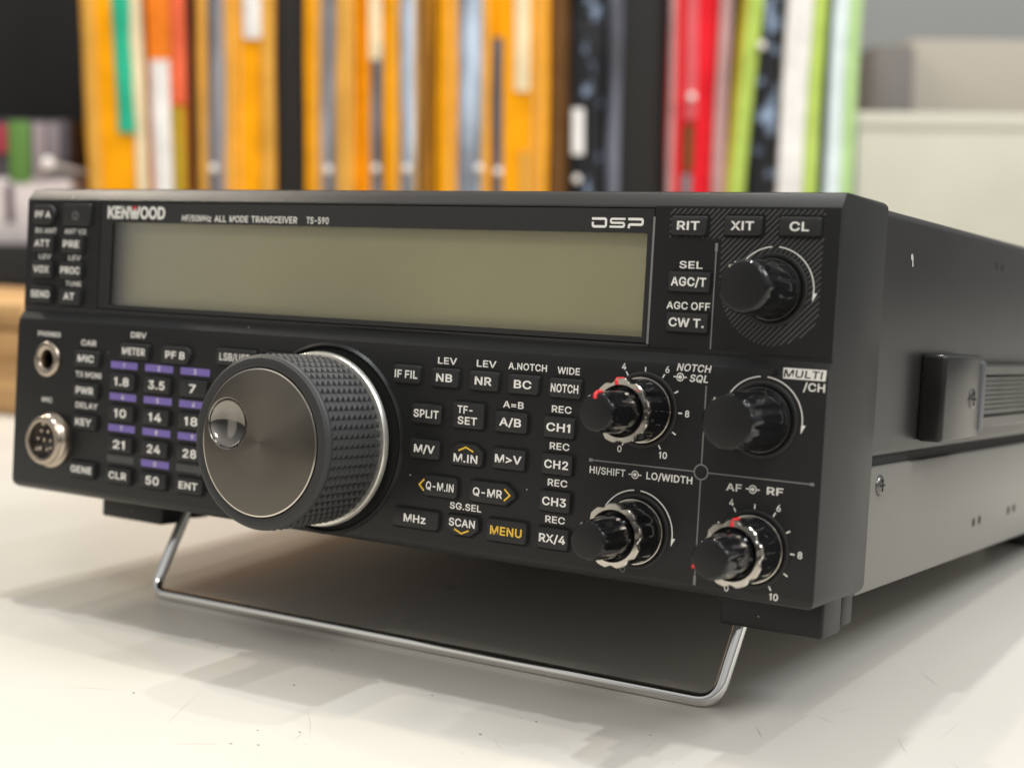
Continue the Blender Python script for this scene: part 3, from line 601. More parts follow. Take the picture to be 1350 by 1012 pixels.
for i in range(26):
    cx_, cy_ = rs.uniform(-80, 160), rs.uniform(-75, 10)
    q = rs.uniform(.16, .42)
    ring_ = [(cx_ + q * (1 + .5 * rs.random()) * math.cos(k), cy_ + q * .6 * (1 + .5 * rs.random()) * math.sin(k)) for k in (0, .9, 1.8, 2.7, 3.6, 4.5, 5.4)]
    b = MB().add([(x, y, .01) for x, y in ring_] + [(cx_, cy_, q * .5)], [[k, (k + 1) % 7, 7] for k in range(7)])
    b.build("crumb", CRUMB, tb)

# shelf frame: U to the right of the camera's aim, D away from the camera, Z up
CAMP = Vector((257.27, -322.81, 0))
FW = Vector((-.533274, .845942, 0))
RT = Vector((.845942, .533274, 0))
YAW = R(32.227)
def shelf_pt(u, d, z=0): return CAMP + FW * d + RT * u + Vector((0, 0, z))
K = 1.5                                       # the drawing of the shelf was made at 2:3

wall = box_mesh(MB(), -1400, 2200, 0, 40, -600, 1600).build("wall", principled("wall paint", (.33, .335, .33), .8, bump=(60, .1, .001)))
wall.location = shelf_pt(0, 2300) * S
wall.rotation_euler = (0, 0, YAW)
tag(wall, kind="structure")

sh = thing("black_shelf", "black shelf unit with board and back panel behind the yellow packets", "shelf", shelf_pt(0, 950 * K), (0, 0, YAW))
SHM = principled("black shelf board", (.007, .0055, .0045), .6, var=(12, .2))
box_mesh(MB(), -780, 318, -12, 300, 50, 85.6, 2).build("shelf_board", SHM, sh)
box_mesh(MB(), -780, 318, 302, 316, 1, 780, 1).build("back_panel", principled("dark shelf back", (.016, .0165, .0155), .7, var=(8, .3)), sh)
for u in (-802, 297):
    box_mesh(MB(), u, u + 21, 30, 300, 86 if u > 0 else 1, 780, 1).build("upright", SHM, sh)

for ua, ub in ((-200.3, -196.4), (-147.6, -129), (-51.2, -47.9), (65.4, 93)):  # black boards added to keep the gaps between packets dark
    box_mesh(MB(), ua * K, ub * K, 9, 290, 86, 640, .5).build("gap_filler", SHM, sh)

# ---- packets standing in a row on the board
def film(name, col, rough=.28, coat=.5, wr=0.25):
    return principled(name, col, rough, coat=coat * .4, spec=.15, coat_rough=.15, bump=(55, wr, .004), var=(30, .12))
def sleeve(name, lo, hi, sc=(90, 20, 9), pos=(.36, .66)):  # lo-to-hi streaks in the base colour stand in for reflections on clear wrap
    m = principled(name, lo, .22, coat=.6, coat_rough=.1, bump=(60, .35, .004))
    t = m.node_tree
    b = t.nodes["Principled BSDF"]
    c = t.nodes.new("ShaderNodeTexCoord")
    mpn = t.nodes.new("ShaderNodeMapping")
    mpn.inputs["Scale"].default_value = sc
    t.links.new(c.outputs["Object"], mpn.inputs[0])
    n = t.nodes.new("ShaderNodeTexNoise")
    n.inputs["Scale"].default_value = 1
    n.inputs["Detail"].default_value = 3
    t.links.new(mpn.outputs[0], n.inputs["Vector"])
    r_ = t.nodes.new("ShaderNodeValToRGB")
    r_.color_ramp.elements[0].position = pos[0]
    r_.color_ramp.elements[0].color = (*lo, 1)
    r_.color_ramp.elements[1].position = pos[1]
    r_.color_ramp.elements[1].color = (*hi, 1)
    t.links.new(n.outputs[0], r_.inputs[0])
    t.links.new(r_.outputs[0], b.inputs["Base Color"])
    return m
YEL = film("yellow card", (.86, .35, .001), .55, 0)
YEL2 = film("amber card", (.78, .28, .002), .55, 0)
TAN = film("tan film", (.66, .34, .06), .4, .2)
GREY = sleeve("clear grey sleeve", (.085, .08, .085), (.34, .33, .35))
BLUE = sleeve("bluish clear sleeve", (.12, .125, .14), (.56, .66, .80))
CREAM = film("cream film", (.80, .66, .42), .4, .4)
WHITE = film("white film", (.78, .75, .72), .4, .4)
BROWN = film("brown film", (.14, .065, .02), .4, .3)
GREEN = film("green card", (.03, .42, .25), .4, .3)
ORANGE = film("orange card", (.85, .22, .02), .4, .3)
CORAL = film("coral card", (.80, .14, .06), .4, .3)
OLIVE = film("olive card", (.42, .28, .02), .5, .3)
RED = film("red card", (.72, .012, .022), .4, .4)
PINK = film("pink film", (.66, .12, .13), .35, .5)
MAUVE = film("mauve clear sleeve", (.44, .26, .25), .3, .6)
LIME = film("lime card", (.43, .56, .11), .4, .4)
LGREEN = film("pale green film", (.42, .60, .26), .4, .4)
DGREEN = film("dark green card", (.03, .05, .02), .5, .3)
ICE = film("pale blue film", (.70, .78, .80), .35, .5)
STEEL = sleeve("steel grey film", (.05, .05, .06), (.17, .18, .22))
CRUMP = sleeve("crumpled wrap with painted glints", (.012, .012, .014), (.36, .47, .66), (62, 62, 40), (.55, .70))  # bluish blotches in the base colour stand in for glints
def ZK(z): return 125 + (z - 125) * K
def slab(u0, u1, d0, d1, z0, z1, lean=0, seed=0, bulge=.8):
    """one soft packet: a rounded slab with a wavy front, in its own frame (u, depth, z)"""
    u0, u1, d0, d1 = u0 * K, u1 * K, d0 * K, d1 * K
    z0, z1 = ZK(z0), ZK(z1)
    rnd = random.Random(seed)
    ph = [rnd.uniform(0, 6.28) for _ in range(4)]
    w = u1 - u0
    nu, nz = 6, 24
    mb = MB()
    vs, fs = [], []
    def X(i, j):
        z = z0 + (z1 - z0) * j / nz
        k = i / nu
        edge = min(k, 1 - k) * 2
        dd = -min(2.5, w * .12) * math.sqrt(max(0, 1 - (1 - edge) ** 2)) - bulge * math.sin(z / 23 + ph[0]) * .5 - bulge * .4 * math.sin(z / 9 + ph[1])
        uu = u0 + w * k + lean * (z - z0) + .5 * bulge * math.sin(z / 31 + ph[2])
        return uu, d0 + dd, z
    for j in range(nz + 1):
        for i in range(nu + 1): vs.append(X(i, j))
        a, c = X(0, j), X(nu, j)
        vs.append((c[0], d1, c[2]))
        vs.append((a[0], d1, a[2]))
    n = nu + 3
    for j in range(nz):
        for i in range(n):
            fs.append([j * n + i, j * n + (i + 1) % n, (j + 1) * n + (i + 1) % n, (j + 1) * n + i])
    fs.append(list(range(n)))
    fs.append([nz * n + i for i in range(n)])
    return mb.add(vs, fs)

NP = [0]
def packet(label, u0, u1, mat, parts=(), d=950, lean=0, z1=330, depth=140, name="packet", cat="packet", film_gloss_at=()):
    NP[0] += 1
    t = thing(name, label, cat, shelf_pt(0, d * K), (0, 0, YAW), "packets standing in a row on the black shelf")
    slab(u0, u1, 0, depth, 99.3, z1, lean, NP[0]).build("body", mat, t, smooth=60)
    for k, (nm, a, b, za, zb, mt) in enumerate(parts):
        slab(a, b, -2.6 - .5 * k, 3, za, zb, lean, NP[0] * 7 + k).build(nm, mt, t, smooth=60)
    for k, (a, w_) in enumerate(film_gloss_at):
        slab(a, a + w_, -3.4, 1, 100, z1 - 1, lean, NP[0] * 11 + k).build("film_edge_gloss", FILM_GLOSS, t, smooth=60)
    return t
FILM_GLOSS = principled("film edge gloss", (.74, .46, .13), .2, coat=.6, bump=(70, .5, .004))  # pale strips put the glossy streaks of the film edges into colour
packet("yellow packet with a green strip, leftmost of the row", -261, -226, YEL,
       [("edge_strip", -260, -252, 100, 329, TAN), ("green_strip", -243, -231, 168, 329, GREEN), ("clear_sleeve", -230.5, -224, 100, 329, CREAM)], lean=-.03)
packet("orange packet with a long white label beside the green striped one", -222.5, -200.5, ORANGE,
       [("label", -221, -209.5, 128, 212, WHITE), ("coral_strip", -209, -201, 186, 329, CORAL), ("olive_strip", -208.5, -201, 100, 184, OLIVE)], lean=-.02)
packet("yellow packet with grey sleeve and white tag on top, left of the wide dark gap", -196, -148, YEL,
       [("edge_strip", -195, -189.5, 100, 329, TAN), ("clear_sleeve", -189, -178.5, 100, 329, GREY), ("tag", -167, -156, 226, 329, WHITE), ("edge_strip", -155.5, -148.5, 132, 329, TAN)], d=956, film_gloss_at=((-176.5, 2.2), (-170, 1.2)))
packet("yellow packet with a grey sleeve, first right of the wide dark gap", -128.5, -98, YEL,
       [("clear_sleeve", -118.5, -109.5, 100, 329, GREY), ("edge_strip", -109, -102, 100, 329, TAN)], film_gloss_at=((-121.5, 1.6), (-101, 1.5)))
packet("amber packet with a thin dark grey sleeve, between two grey sleeved yellow packets", -97, -80.5, YEL2,
       [("clear_sleeve", -88.5, -81, 100, 225, GREY), ("tag", -90, -82, 214, 329, CREAM)], d=954)
packet("yellow packet with a blue grey sleeve and brown edge", -80, -51.5, YEL,
       [("clear_sleeve", -70, -61.5, 100, 329, BLUE), ("edge_strip", -58.5, -53, 100, 329, BROWN)], d=949, film_gloss_at=((-72.8, 1.5), (-60.8, 1.4)))
packet("bright yellow packet with the widest bluish white sleeve", -47.5, -15, YEL,
       [("clear_sleeve", -35, -20.5, 100, 329, BLUE)], d=948, film_gloss_at=((-40.5, 1.8), (-19.5, 1.8)))
packet("orange yellow packet with a pale cream sleeve at its top", -14, 20.5, YEL,
       [("dark_strip", -13.5, -7.5, 100, 228, STEEL), ("clear_sleeve", -1, 8.5, 196, 329, CREAM), ("edge_strip", 3, 9, 100, 160, TAN)], d=953, film_gloss_at=((11, 1.4), (15.5, 1.6)))
packet("narrow brown packet beside the blue mottled dark packet", 21.5, 33.5, BROWN, d=957)
packet("crumpled dark packet mottled with painted blue glints, right of the brown packet", 34.5, 53.5, CRUMP,
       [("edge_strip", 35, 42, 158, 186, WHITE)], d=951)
packet("slim steel grey packet at the edge of the black gap", 56.5, 65, STEEL, d=955)
packet("red packet with a pink strip down its front", 93.5, 127, RED,
       [("edge_strip", 93.8, 97.5, 100, 329, MAUVE), ("pink_strip", 103.5, 110.5, 180, 329, PINK), ("dark_slot", 103.5, 109.5, 149, 177, BROWN), ("label", 102.5, 109, 100, 147, GREY)])
packet("thin mauve clear packet between the red and the lime one", 120, 127.5, MAUVE, d=944, depth=90, lean=.02)
packet("lime green packet leaning to the right", 126, 139, LIME, [("edge_strip", 125.6, 129, 100, 329, OLIVE)], d=952, lean=.075, depth=120)
packet("black packet mottled with painted blue glints between the lime and the white one", 144, 161, CRUMP, d=956, lean=.03)
packet("white packet with a lime stripe, right of the black wrap", 160.5, 184, WHITE,
       [("lime_strip", 175.5, 183.5, 100, 329, LIME)], d=948, lean=.03)
packet("slim dark green packet between two white ones", 184.5, 190, DGREEN, d=958, lean=.03)
packet("pale blue packet with light green edge, rightmost of the row", 190.5, 207, ICE,
       [("green_strip", 199, 206.5, 100, 329, LGREEN)], d=950, lean=.02)

# ---- display hooks with ball tips
BALL = principled('pale plastic tip', (.86, .81, .76), .3, coat=.4)
WIRE = principled('grey wire', (.42, .37, .34), .4, metal=.3)
def hook(u, z, d, label, slope=0.0, r=2.6):
    t = thing("display_hook", label, "hook", shelf_pt(u * K, d * K, ZK(z)), (0, 0, YAW), "wire display hooks with ball tips")
    b = MB()
    bm = bmesh.new()
    bmesh.ops.create_uvsphere(bm, u_segments=20, v_segments=12, radius=r * K)
    bm.verts.index_update()
    b.add([v.co[:] for v in bm.verts], [[v.index for v in f.verts] for f in bm.faces])
    bm.free()
    b.build("ball_tip", BALL, t, smooth=60)
    tube(MB(), [(0, 0, 0), (36, 22, -10), (44, 200, -12)] if slope else [(0, 0, 0), (0, 60, -2), (0, 310, -10)], 2.4, 10).build("wire", WIRE, t)
    return t
hook(-286, 149, 946, "wire hook with ball tip beside the printed carton", .42, 4.0)
for u, z, lb in ((-183, 147, "ball tipped hook before the white tagged yellow packet"), (-113.5, 147, "ball tipped hook before the first yellow packet past the dark gap"),
                 (-84.5, 148, "ball tipped hook before the amber packet"), (-65.5, 148, "ball tipped hook before the brown edged yellow packet"),
                 (-21.5, 149, "ball tipped hook before the widest bluish sleeve"), (-10, 147, "ball tipped hook before the orange yellow packet"),
                 (38, 143, "ball tipped hook before the blue mottled dark packet"), (106.5, 193, "ball tipped hook before the red packet"),
                 (148, 224, "ball tipped hook between the lime packet and the black mottled one")):
    hook(u, z, 938, lb, 0, 2.6)

# ---- cartons and boxes
t = thing("printed_carton", "white carton with red and green printing at the left end of the shelf", "carton", shelf_pt(-322 * K, 958 * K), (0, 0, YAW))
box_mesh(MB(), -90, 68, 0, 135, 85.9, 201.5, 1).build("carton_body", principled("carton print dark", (.05, .04, .05), .5, var=(70, .6)), t)
WC = principled("carton white", (.62, .55, .54), .5, var=(40, .15))
box_mesh(MB(), -91, 70, -1.5, 90, 86.2, 147.5, .6).build("carton_band", WC, t)
for a, b_, c, z0_, z1_ in ((-2, 8, (.32, .03, .05), 155, 173), (9, 22, (.10, .22, .04), 137, 175), (24, 31, (.32, .26, .27), 138, 174), (33, 39, (.25, .21, .22), 139, 174), (6, 11, (.10, .06, .08), 112, 136)):
    box_mesh(MB(), a * K, b_ * K, -2.4, 0, ZK(z0_), ZK(z1_), .3).build("printed_stripe", principled("carton ink", c, .5), t)

t = thing("cream_carton", "large plain cream carton at the right behind the radio", "carton", shelf_pt(318 * K, 955 * K), (0, 0, YAW))
box_mesh(MB(), -160, 300, 0, 360, .3, 216, 3).build("carton_body", principled("cream card", (.52, .50, .41), .55, var=(10, .05), bump=(200, .05, .0004)), t)
box_mesh(MB(), -161, 301, -2, 160, 203, 217.2, 1).build("lid_flap", principled("cream flap", (.56, .54, .45), .55), t)

t = thing("beige_box", "blurred beige box standing behind the cream carton", "box", shelf_pt(645, 1960), (0, 0, YAW))
box_mesh(MB(), -150, 240, 0, 200, .3, 342, 3).build("box_body", principled("beige board", (.46, .41, .34), .6), t)
t = thing("grey_box", "narrow grey brown box between the shelf and the beige box", "box", shelf_pt(478, 1930), (0, 0, YAW))
box_mesh(MB(), -36, 16, 0, 170, .3, 330, 2).build("box_body", principled("grey brown board", (.20, .18, .16), .6), t)

def wood_mat():
    m = bpy.data.materials.new("oak wood")
    m.use_nodes = True
    t_ = m.node_tree
    b = t_.nodes["Principled BSDF"]
    c = t_.nodes.new("ShaderNodeTexCoord")
    mpn = t_.nodes.new("ShaderNodeMapping")
    mpn.inputs["Scale"].default_value = (6, 60, 110)
    t_.links.new(c.outputs["Object"], mpn.inputs[0])
    n = t_.nodes.new("ShaderNodeTexNoise")
    n.inputs["Scale"].default_value = 1.2
    n.inputs["Detail"].default_value = 6
    t_.links.new(mpn.outputs[0], n.inputs["Vector"])
    r_ = t_.nodes.new("ShaderNodeValToRGB")
    r_.color_ramp.elements[0].position = .3
    r_.color_ramp.elements[0].color = (.30, .15, .05, 1)
    r_.color_ramp.elements[1].position = .7
    r_.color_ramp.elements[1].color = (.62, .38, .16, 1)
    t_.links.new(n.outputs[0], r_.inputs[0])
    t_.links.new(r_.outputs[0], b.inputs["Base Color"])
    b.inputs["Roughness"].default_value = .5
    return m
WOOD = wood_mat()
wb = thing("wooden_box", "light brown wooden box on the table at the left edge", "box", (-560, 275, 0))
box_mesh(MB(), -140, 104, 0, 120, .2, 51, 2).build("box_body", WOOD, wb)
box_mesh(MB(), -141, 105, -1, 121, 52, 66.5, 1.5).build("lid", WOOD, wb)

# ================================================================== the radio
TILT = R(4.66731)
radio = thing("transceiver", "black radio transceiver propped up on a chrome wire stand", "radio", (0, 0, 34.744), (-TILT, 0, 0))

def prism_x(prof, x0, x1, bev, seg=3, corner=0):
    """profile (y, z) drawn along x, all edges eased"""
    bm = bmesh.new()
    a = [bm.verts.new((x0, y, z)) for y, z in prof]
    b = [bm.verts.new((x1, y, z)) for y, z in prof]
    n = len(prof)
    bm.faces.new(a)
    bm.faces.new(b[::-1])
    for i in range(n): bm.faces.new((a[i], b[i], b[(i + 1) % n], a[(i + 1) % n]))
    bmesh.ops.recalc_face_normals(bm, faces=bm.faces)
    for zc, off in ((0, corner), (prof[-2][1], corner * .6)):
        es = [e for e in bm.edges if all(abs(abs(v.co.x) - x1) < .01 and abs(v.co.z - zc) < .01 for v in e.verts)]
        if off and es: bmesh.ops.bevel(bm, geom=es, offset=off, segments=5, affect='EDGES', profile=.5)
    if bev: bmesh.ops.bevel(bm, geom=[e for e in bm.edges if e.calc_face_angle(0) > .35], offset=bev, segments=seg, affect='EDGES', profile=.5, clamp_overlap=True)
    bm.verts.index_update()
    mb = MB().add([v.co[:] for v in bm.verts], [[v.index for v in f.verts] for f in bm.faces])
    bm.free()
    return mb
def cut(o, cutters):
    for c in cutters:
        c.parent = radio
        md = o.modifiers.new("cut", 'BOOLEAN')
        md.operation = 'DIFFERENCE'
        md.object = c
        md.solver = 'EXACT'
    dg = bpy.context.evaluated_depsgraph_get()
    me = bpy.data.meshes.new_from_object(o.evaluated_get(dg))
    o.modifiers.clear()
    old = o.data
    o.data = me
    me.name = o.name
    bpy.data.meshes.remove(old)
    me.polygons.foreach_set("use_smooth", [True] * len(me.polygons))
    me.set_sharp_from_angle(angle=R(30))
    for c in cutters: bpy.data.objects.remove(c)

YU = 2.0                                     # face of the upper half; the lower half stands at y = 0
prof = [(0, 0), (0, 51.5), (.5, 54.0), (2.2, 56.4), (2.2, 57.4), (YU, 57.6), (YU, 91.6), (4.6, 95.0), (7, 95.6), (34, 95.6), (34, 0)]
fp = prism_x(prof, -135, 135, .7, 3, 2.6).build("front_panel", M['panel'], radio)
WX0, WX1, WZ0, WZ1 = -102, 88.2, 58.3, 91.2
c1 = box_mesh(MB(), WX0, WX1, -5, 8.5, WZ0, WZ1).build("tmp", M['gloss'])
c2 = lathe(MB(), -120.5, 41.6, [(2.9, 14), (2.9, -3)], 40, cap0=True).build("tmp", M['gap'])
cut(fp, [c1, c2])

# ---- display window: mask with an opening, screen set back, glass in front
LX0, LX1, LZ0, LZ1 = -96.7, 86.4, 59.9, 85.0
win = MB()
def ringframe(mb, x0, x1, z0, z1, a0, a1, b0, b1, yf, yb):
    o_ = [(x0, z0), (x1, z0), (x1, z1), (x0, z1)]
    i_ = [(a0, b0), (a1, b0), (a1, b1), (a0, b1)]
    vs = [(x, yf, z) for x, z in o_] + [(x, yf, z) for x, z in i_] + [(x, yb, z) for x, z in o_] + [(x, yb, z) for x, z in i_]
    fs = []
    for k in range(4):
        q = (k + 1) % 4
        fs += [[k, q, 4 + q, 4 + k], [4 + k, 4 + q, 12 + q, 12 + k], [k, q, 8 + q, 8 + k], [8 + k, 8 + q, 12 + q, 12 + k]]
    mb.add(vs, fs)
ringframe(win, WX0 + .25, WX1 - .25, WZ0 + .25, WZ1 - .25, LX0, LX1, LZ0, LZ1, 2.1, 5.6)
win = win.build("display_window", M['gloss'], radio, smooth=0)
box_mesh(MB(), WX0 + .3, WX1 - .3, 5.8, 8.2, WZ0 + .3, WZ1 - .3).build("lcd_screen", M['lcd'], win, smooth=0)
box_mesh(MB(), LX0 + .05, LX1 - .05, 2.35, 2.75, LZ0 + .05, LZ1 - .05).build("glass_pane", M['pane'], win, smooth=0)
# bright edges of the moulded window
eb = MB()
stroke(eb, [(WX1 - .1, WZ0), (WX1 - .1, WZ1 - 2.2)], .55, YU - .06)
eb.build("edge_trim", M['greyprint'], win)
eb = MB()
box_mesh(eb, WX0, WX1 + .4, 1.5, 2.15, WZ0 - .75, WZ0 - .15, .2)
eb.build("lower_lip", M['button'], win)
eb = MB()
box_mesh(eb, WX0, WX1 + .4, 1.75, 2.1, WZ1 - .05, WZ1 + .3, .1)
eb.build("upper_lip", M['button'], win)

YL = 2.06                                    # printing on the window glass mask
def w_poly(name, polys, y, mat, parent):
    b = MB()
    for p in polys: sheet(b, p, y)
    return b.build(name, mat, parent, smooth=0, recalc=False)
# maker's word mark
text("logo_lettering", "KENWOOD", -86.8, 87.95, YL - .08, 3.75, M['logo'], win, width=24.2, bold=.034, tracking=-34)
w_poly("logo_mark", [[(-88.35, 89.85), (-86.55, 89.85), (-87.45, 88.35)]], YL - .12, M['red'], win)
for w_, xa, xb in (("HF/50MHz", -67.8, -56.2), ("ALL", -54.9, -50.3), ("MODE", -49.0, -41.9), ("TRANSCEIVER", -40.7, -23.7), ("TS-590", -20.3, -12.4)):
    text("lettering", w_, (xa + xb) / 2, 86.6, YL - .04, 1.85, M['print'], win, width=xb - xa, bold=.014)
dl = MB()
def logo_dsp(x, z):
    w, h, k = 4.3, 2.55, .62
    yy = YL - .05
    stroke(dl, rounded2([(x, z + h - k / 2), (x + w - k / 2, z + h - k / 2), (x + w - k / 2, z + k / 2), (x + k / 2, z + k / 2), (x + k / 2, z + h * .56)], .45), k, yy)
    x += 5.05
    stroke(dl, rounded2([(x + w, z + h - k / 2), (x + k / 2, z + h - k / 2), (x + k / 2, z + h / 2), (x + w - k / 2, z + h / 2), (x + w - k / 2, z + k / 2), (x, z + k / 2)], .38), k * .85, yy)
    x += 5.05
    stroke(dl, rounded2([(x, z + h - k / 2), (x + w - k / 2, z + h - k / 2), (x + w - k / 2, z + h * .36), (x + k / 2, z + h * .36), (x + k / 2, z)], .42), k, yy)
def rounded2(pts, r):
    return [(p.x, p.y) for p in rounded([(a, b, 0) for a, b in pts], r, 4)]
logo_dsp(70.8, 86.1)
dl.build("lettering", M['print'], win, smooth=0, recalc=False)

# ---- buttons
def outline(x0, x1, z0, z1, rad, cuts=(0, 0, 0, 0)):
    """corner radii (bottom left, bottom right, top right, top left); a cut is (dx, dz) instead of an arc"""
    P = []
    cs = [(x0, z0, 180), (x1, z0, 270), (x1, z1, 0), (x0, z1, 90)]
    for (x, z, a0), r, c in zip(cs, rad, cuts):
        sx, sz = (1 if x == x0 else -1), (1 if z == z0 else -1)
        if c:
            a, b = (x, z + sz * c[1]), (x + sx * c[0], z)
            P += [a, b] if (x == x0) == (z == z0) else [b, a]
        else:
            P += [(x + sx * r + r * math.cos(R(a0 + k * 22.5)), z + sz * r + r * math.sin(R(a0 + k * 22.5))) for k in range(5)]
    return P
def key(P, y, h, parent, bev=.55, label=None):
    cx = (min(p[0] for p in P) + max(p[0] for p in P)) / 2
    cz = (min(p[1] for p in P) + max(p[1] for p in P)) / 2
    hx = (max(p[0] for p in P) - cx)
    hz = (max(p[1] for p in P) - cz)
    def ins(d): return [(cx + (x - cx) * (hx - d) / hx, cz + (z - cz) * (hz - d) / hz) for x, z in P]
    L = [(ins(0), y + .05), (ins(.04), y - h + bev), (ins(bev * .3), y - h + bev * .3), (ins(bev), y - h)]
    mb = MB()
    n = len(P)
    vs = [(x, yy, z) for ring, yy in L for x, z in ring]
    fs = [[i * n + k, i * n + (k + 1) % n, (i + 1) * n + (k + 1) % n, (i + 1) * n + k] for i in range(len(L) - 1) for k in range(n)]
    fs.append([(len(L) - 1) * n + k for k in range(n)])
    mb.add(vs, fs)
    g = ins(-.5)
    mb.add([(x, y - .03, z) for x, z in g], [list(range(n))], 1)
    o = mb.build("button", [M['button'], M['gap']], parent, smooth=28)
    if label: o["label"] = label
    return o, cx, cz
H = 1.35
def button(x0, x1, z1, z0, txt, tw=None, cap=2.1, y=0., r=.7, rad=None, cuts=(0, 0, 0, 0), mat='print', dx=0, dz=0, bold=.02, label=None):
    # measured outlines include the visible side wall: take it off again
    x0 += H * (257 - x0) / 330
    P = outline(x0, x1, z0, z1, rad or (r,) * 4, cuts)
    o, cx, cz = key(P, y, H, radio, label=label)
    if txt: text("lettering", txt, cx + dx, cz + dz, y - H - .03, cap, M[mat], o, width=tw, bold=bold)
    return o, cx, cz
def legend(txt, x, z, tw=None, cap=1.75, y=0., mat='print', slant=0, bold=.016):
    return text("lettering", txt, x, z, y - .035, cap, M[mat], fp, width=tw, slant=slant, bold=bold)

# upper left block
o, cx, cz = button(-133, -121.4, 90.0, 83.7, "PF A", 7.0, 2.1, YU, rad=(1.2, 2.8, 2.8, 1.2))
o, cx, cz = button(-119.2, -105.6, 90.5, 83.5, "", y=YU, r=.6, label="larger power button without lettering")
pw = MB()
stroke(pw, arc(cx, cz - .3, 1.15, 125, 415, 24), .32, YU - H - .03)
stroke(pw, [(cx, cz - .1), (cx, cz + 1.25)], .32, YU - H - .03)
pw.build("power_symbol", M['greyprint'], o, smooth=0, recalc=False)
for x0, x1, zt, zb, s, w in ((-132.6, -121.5, 80.6, 75.1, "ATT", 7.0), (-119.4, -108.3, 80.6, 75.1, "PRE", 7.2), (-132.6, -121.5, 72.4, 67.0, "VOX", 7.2),
                             (-119.4, -108.3, 72.4, 67.0, "PROC", 8.6), (-132.6, -121.5, 64.6, 59.2, "SEND", 8.6), (-119.4, -108.3, 64.3, 59.0, "AT", 4.8)):
    button(x0, x1, zt, zb, s, w, 2.15, YU)
legend("RX ANT", -126.2, 81.85, 9.6, 1.6, YU)
legend("ANT 1/2", -112.9, 81.8, 9.6, 1.6, YU)
legend("LEV", -126.2, 73.75, 5.4, 1.6, YU)
legend("LEV", -112.7, 73.7, 5.4, 1.6, YU)
legend("TUNE", -112.8, 65.65, 7.0, 1.6, YU)

# lower left block
legend("PHONES", -120.4, 49.5, 10.2, 1.5)
legend("MIC", -120.2, 28.9, 4.6, 1.5)
for s, x, z, w in (("CAR", -102.6, 47.7, 6.6), ("TX MONI", -102.2, 37.9, 11.2), ("DELAY", -102.4, 28.4, 9.6)): legend(s, x, z, w, 1.75)
for zt, zb, s, w in ((45.4, 40.4, "MIC", 7.0), (35.5, 30.7, "PWR", 7.6), (25.7, 21.1, "KEY", 6.9), (11.2, 6.3, "GENE", 9.2)):
    button(-109.0, -96.8, zt, zb, s, w, 2.15)
legend("DRV", -81.4, 51.2, 6.4, 1.75)
button(-89.2, -76.0, 48.7, 43.9, "METER", 9.4, 2.15)
button(-72.0, -59.0, 48.9, 43.6, "PF B", 7.8, 2.15, rad=(1.2, 2.5, 2.5, 1.2))
button(-50.2, -34.0, 49.4, 44.6, "LSB/USB", 11.6, 2.15, bold=.014)
button(-31.4, -15.2, 49.4, 44.6, "CW/FSK", 11.0, 2.15, bold=.014)
kx = [(-93.0, -81.2), (-78.5, -66.5), (-64.0, -51.9)]
rows = [(39.4, 34.4), (29.8, 24.9), (20.3, 15.5), (10.9, 6.1)]
names = [["1.8", "3.5", "7"], ["10", "14", "18"], ["21", "24", "28"], ["CLR", "50", "ENT"]]
tws = {"1.8": 6.1, "3.5": 6.7, "7": 2.6, "10": 5.0, "14": 5.2, "18": 5.2, "21": 5.0, "24": 5.4, "28": 5.4, "CLR": 7.4, "50": 5.4, "ENT": 7.4}
digits = [["1", "2", "3"], ["4", "5", "6"], ["7", "8", "9"], ["", "0", ""]]
for i in range(4):
    for j in range(3):
        s = names[i][j]
        big = s[0].isdigit()
        button(kx[j][0], kx[j][1], rows[i][0], rows[i][1], s, tws[s], 2.55 if big else 2.15)
        xa, xb = kx[j][0] + .4, kx[j][1] - .1
        zt, zb = rows[i][0] + 3.45, rows[i][0] + 1.35
        st = w_poly("number_strip", [[(xa, zb), (xb, zb), (xb, zt), (xa, zt)]], -.03, M['violet'] if digits[i][j] else M['greyprint2'] if 'greyprint2' in M else M['hatch'], radio)
        if digits[i][j]:
            text("lettering", digits[i][j], (xa + xb) / 2, (zt + zb) / 2, -.06, 1.45, M['print'], st, bold=.012)
        else: st["label"] = "plain grey strip without a digit"

# right of the tuning knob
for s, x, z, w in (("LEV", 31.2, 50.6, 6.0), ("LEV", 43.4, 50.6, 6.0), ("A.NOTCH", 55.8, 50.6, 11.4), ("WIDE", 67.8, 50.4, 6.4), ("A=B", 52.2, 40.75, 6.2),
                   ("REC", 66.4, 40.7, 5.7), ("REC", 66.4, 31.45, 5.7), ("REC", 66.4, 22.3, 5.7), ("REC", 66.3, 13.05, 5.7), ("SG.SEL", 39.3, 13.2, 9.8)): legend(s, x, z, w)
for x0, x1, zt, zb, s, w in ((13.7, 23.5, 48.8, 43.9, "IF FIL", 7.4), (26.1, 35.7, 48.7, 43.7, "NB", 5.1), (38.1, 48.0, 48.7, 43.7, "NR", 5.1), (50.0, 60.0, 48.6, 43.7, "BC", 5.2),
                             (62.2, 72.3, 48.5, 43.6, "NOTCH", 7.9), (20.5, 31.0, 39.0, 33.8, "SPLIT", 8.0), (46.6, 57.3, 39.0, 33.7, "A/B", 6.5), (61.2, 71.0, 38.9, 33.6, "CH1", 6.9),
                             (20.4, 31.1, 29.7, 24.6, "M/V", 6.6), (46.5, 57.3, 29.6, 24.3, "M>V", 7.9), (61.2, 71.0, 29.6, 24.4, "CH2", 6.9), (61.2, 71.0, 20.3, 15.1, "CH3", 6.9), (61.2, 71.0, 11.1, 5.8, "RX/4", 7.6)):
    button(x0, x1, zt, zb, s, w, 2.1 if s != "IF FIL" else 2.1)
o, cx, cz = button(33.4, 44.3, 40.4, 33.6, "", label="taller button marked TF-SET")
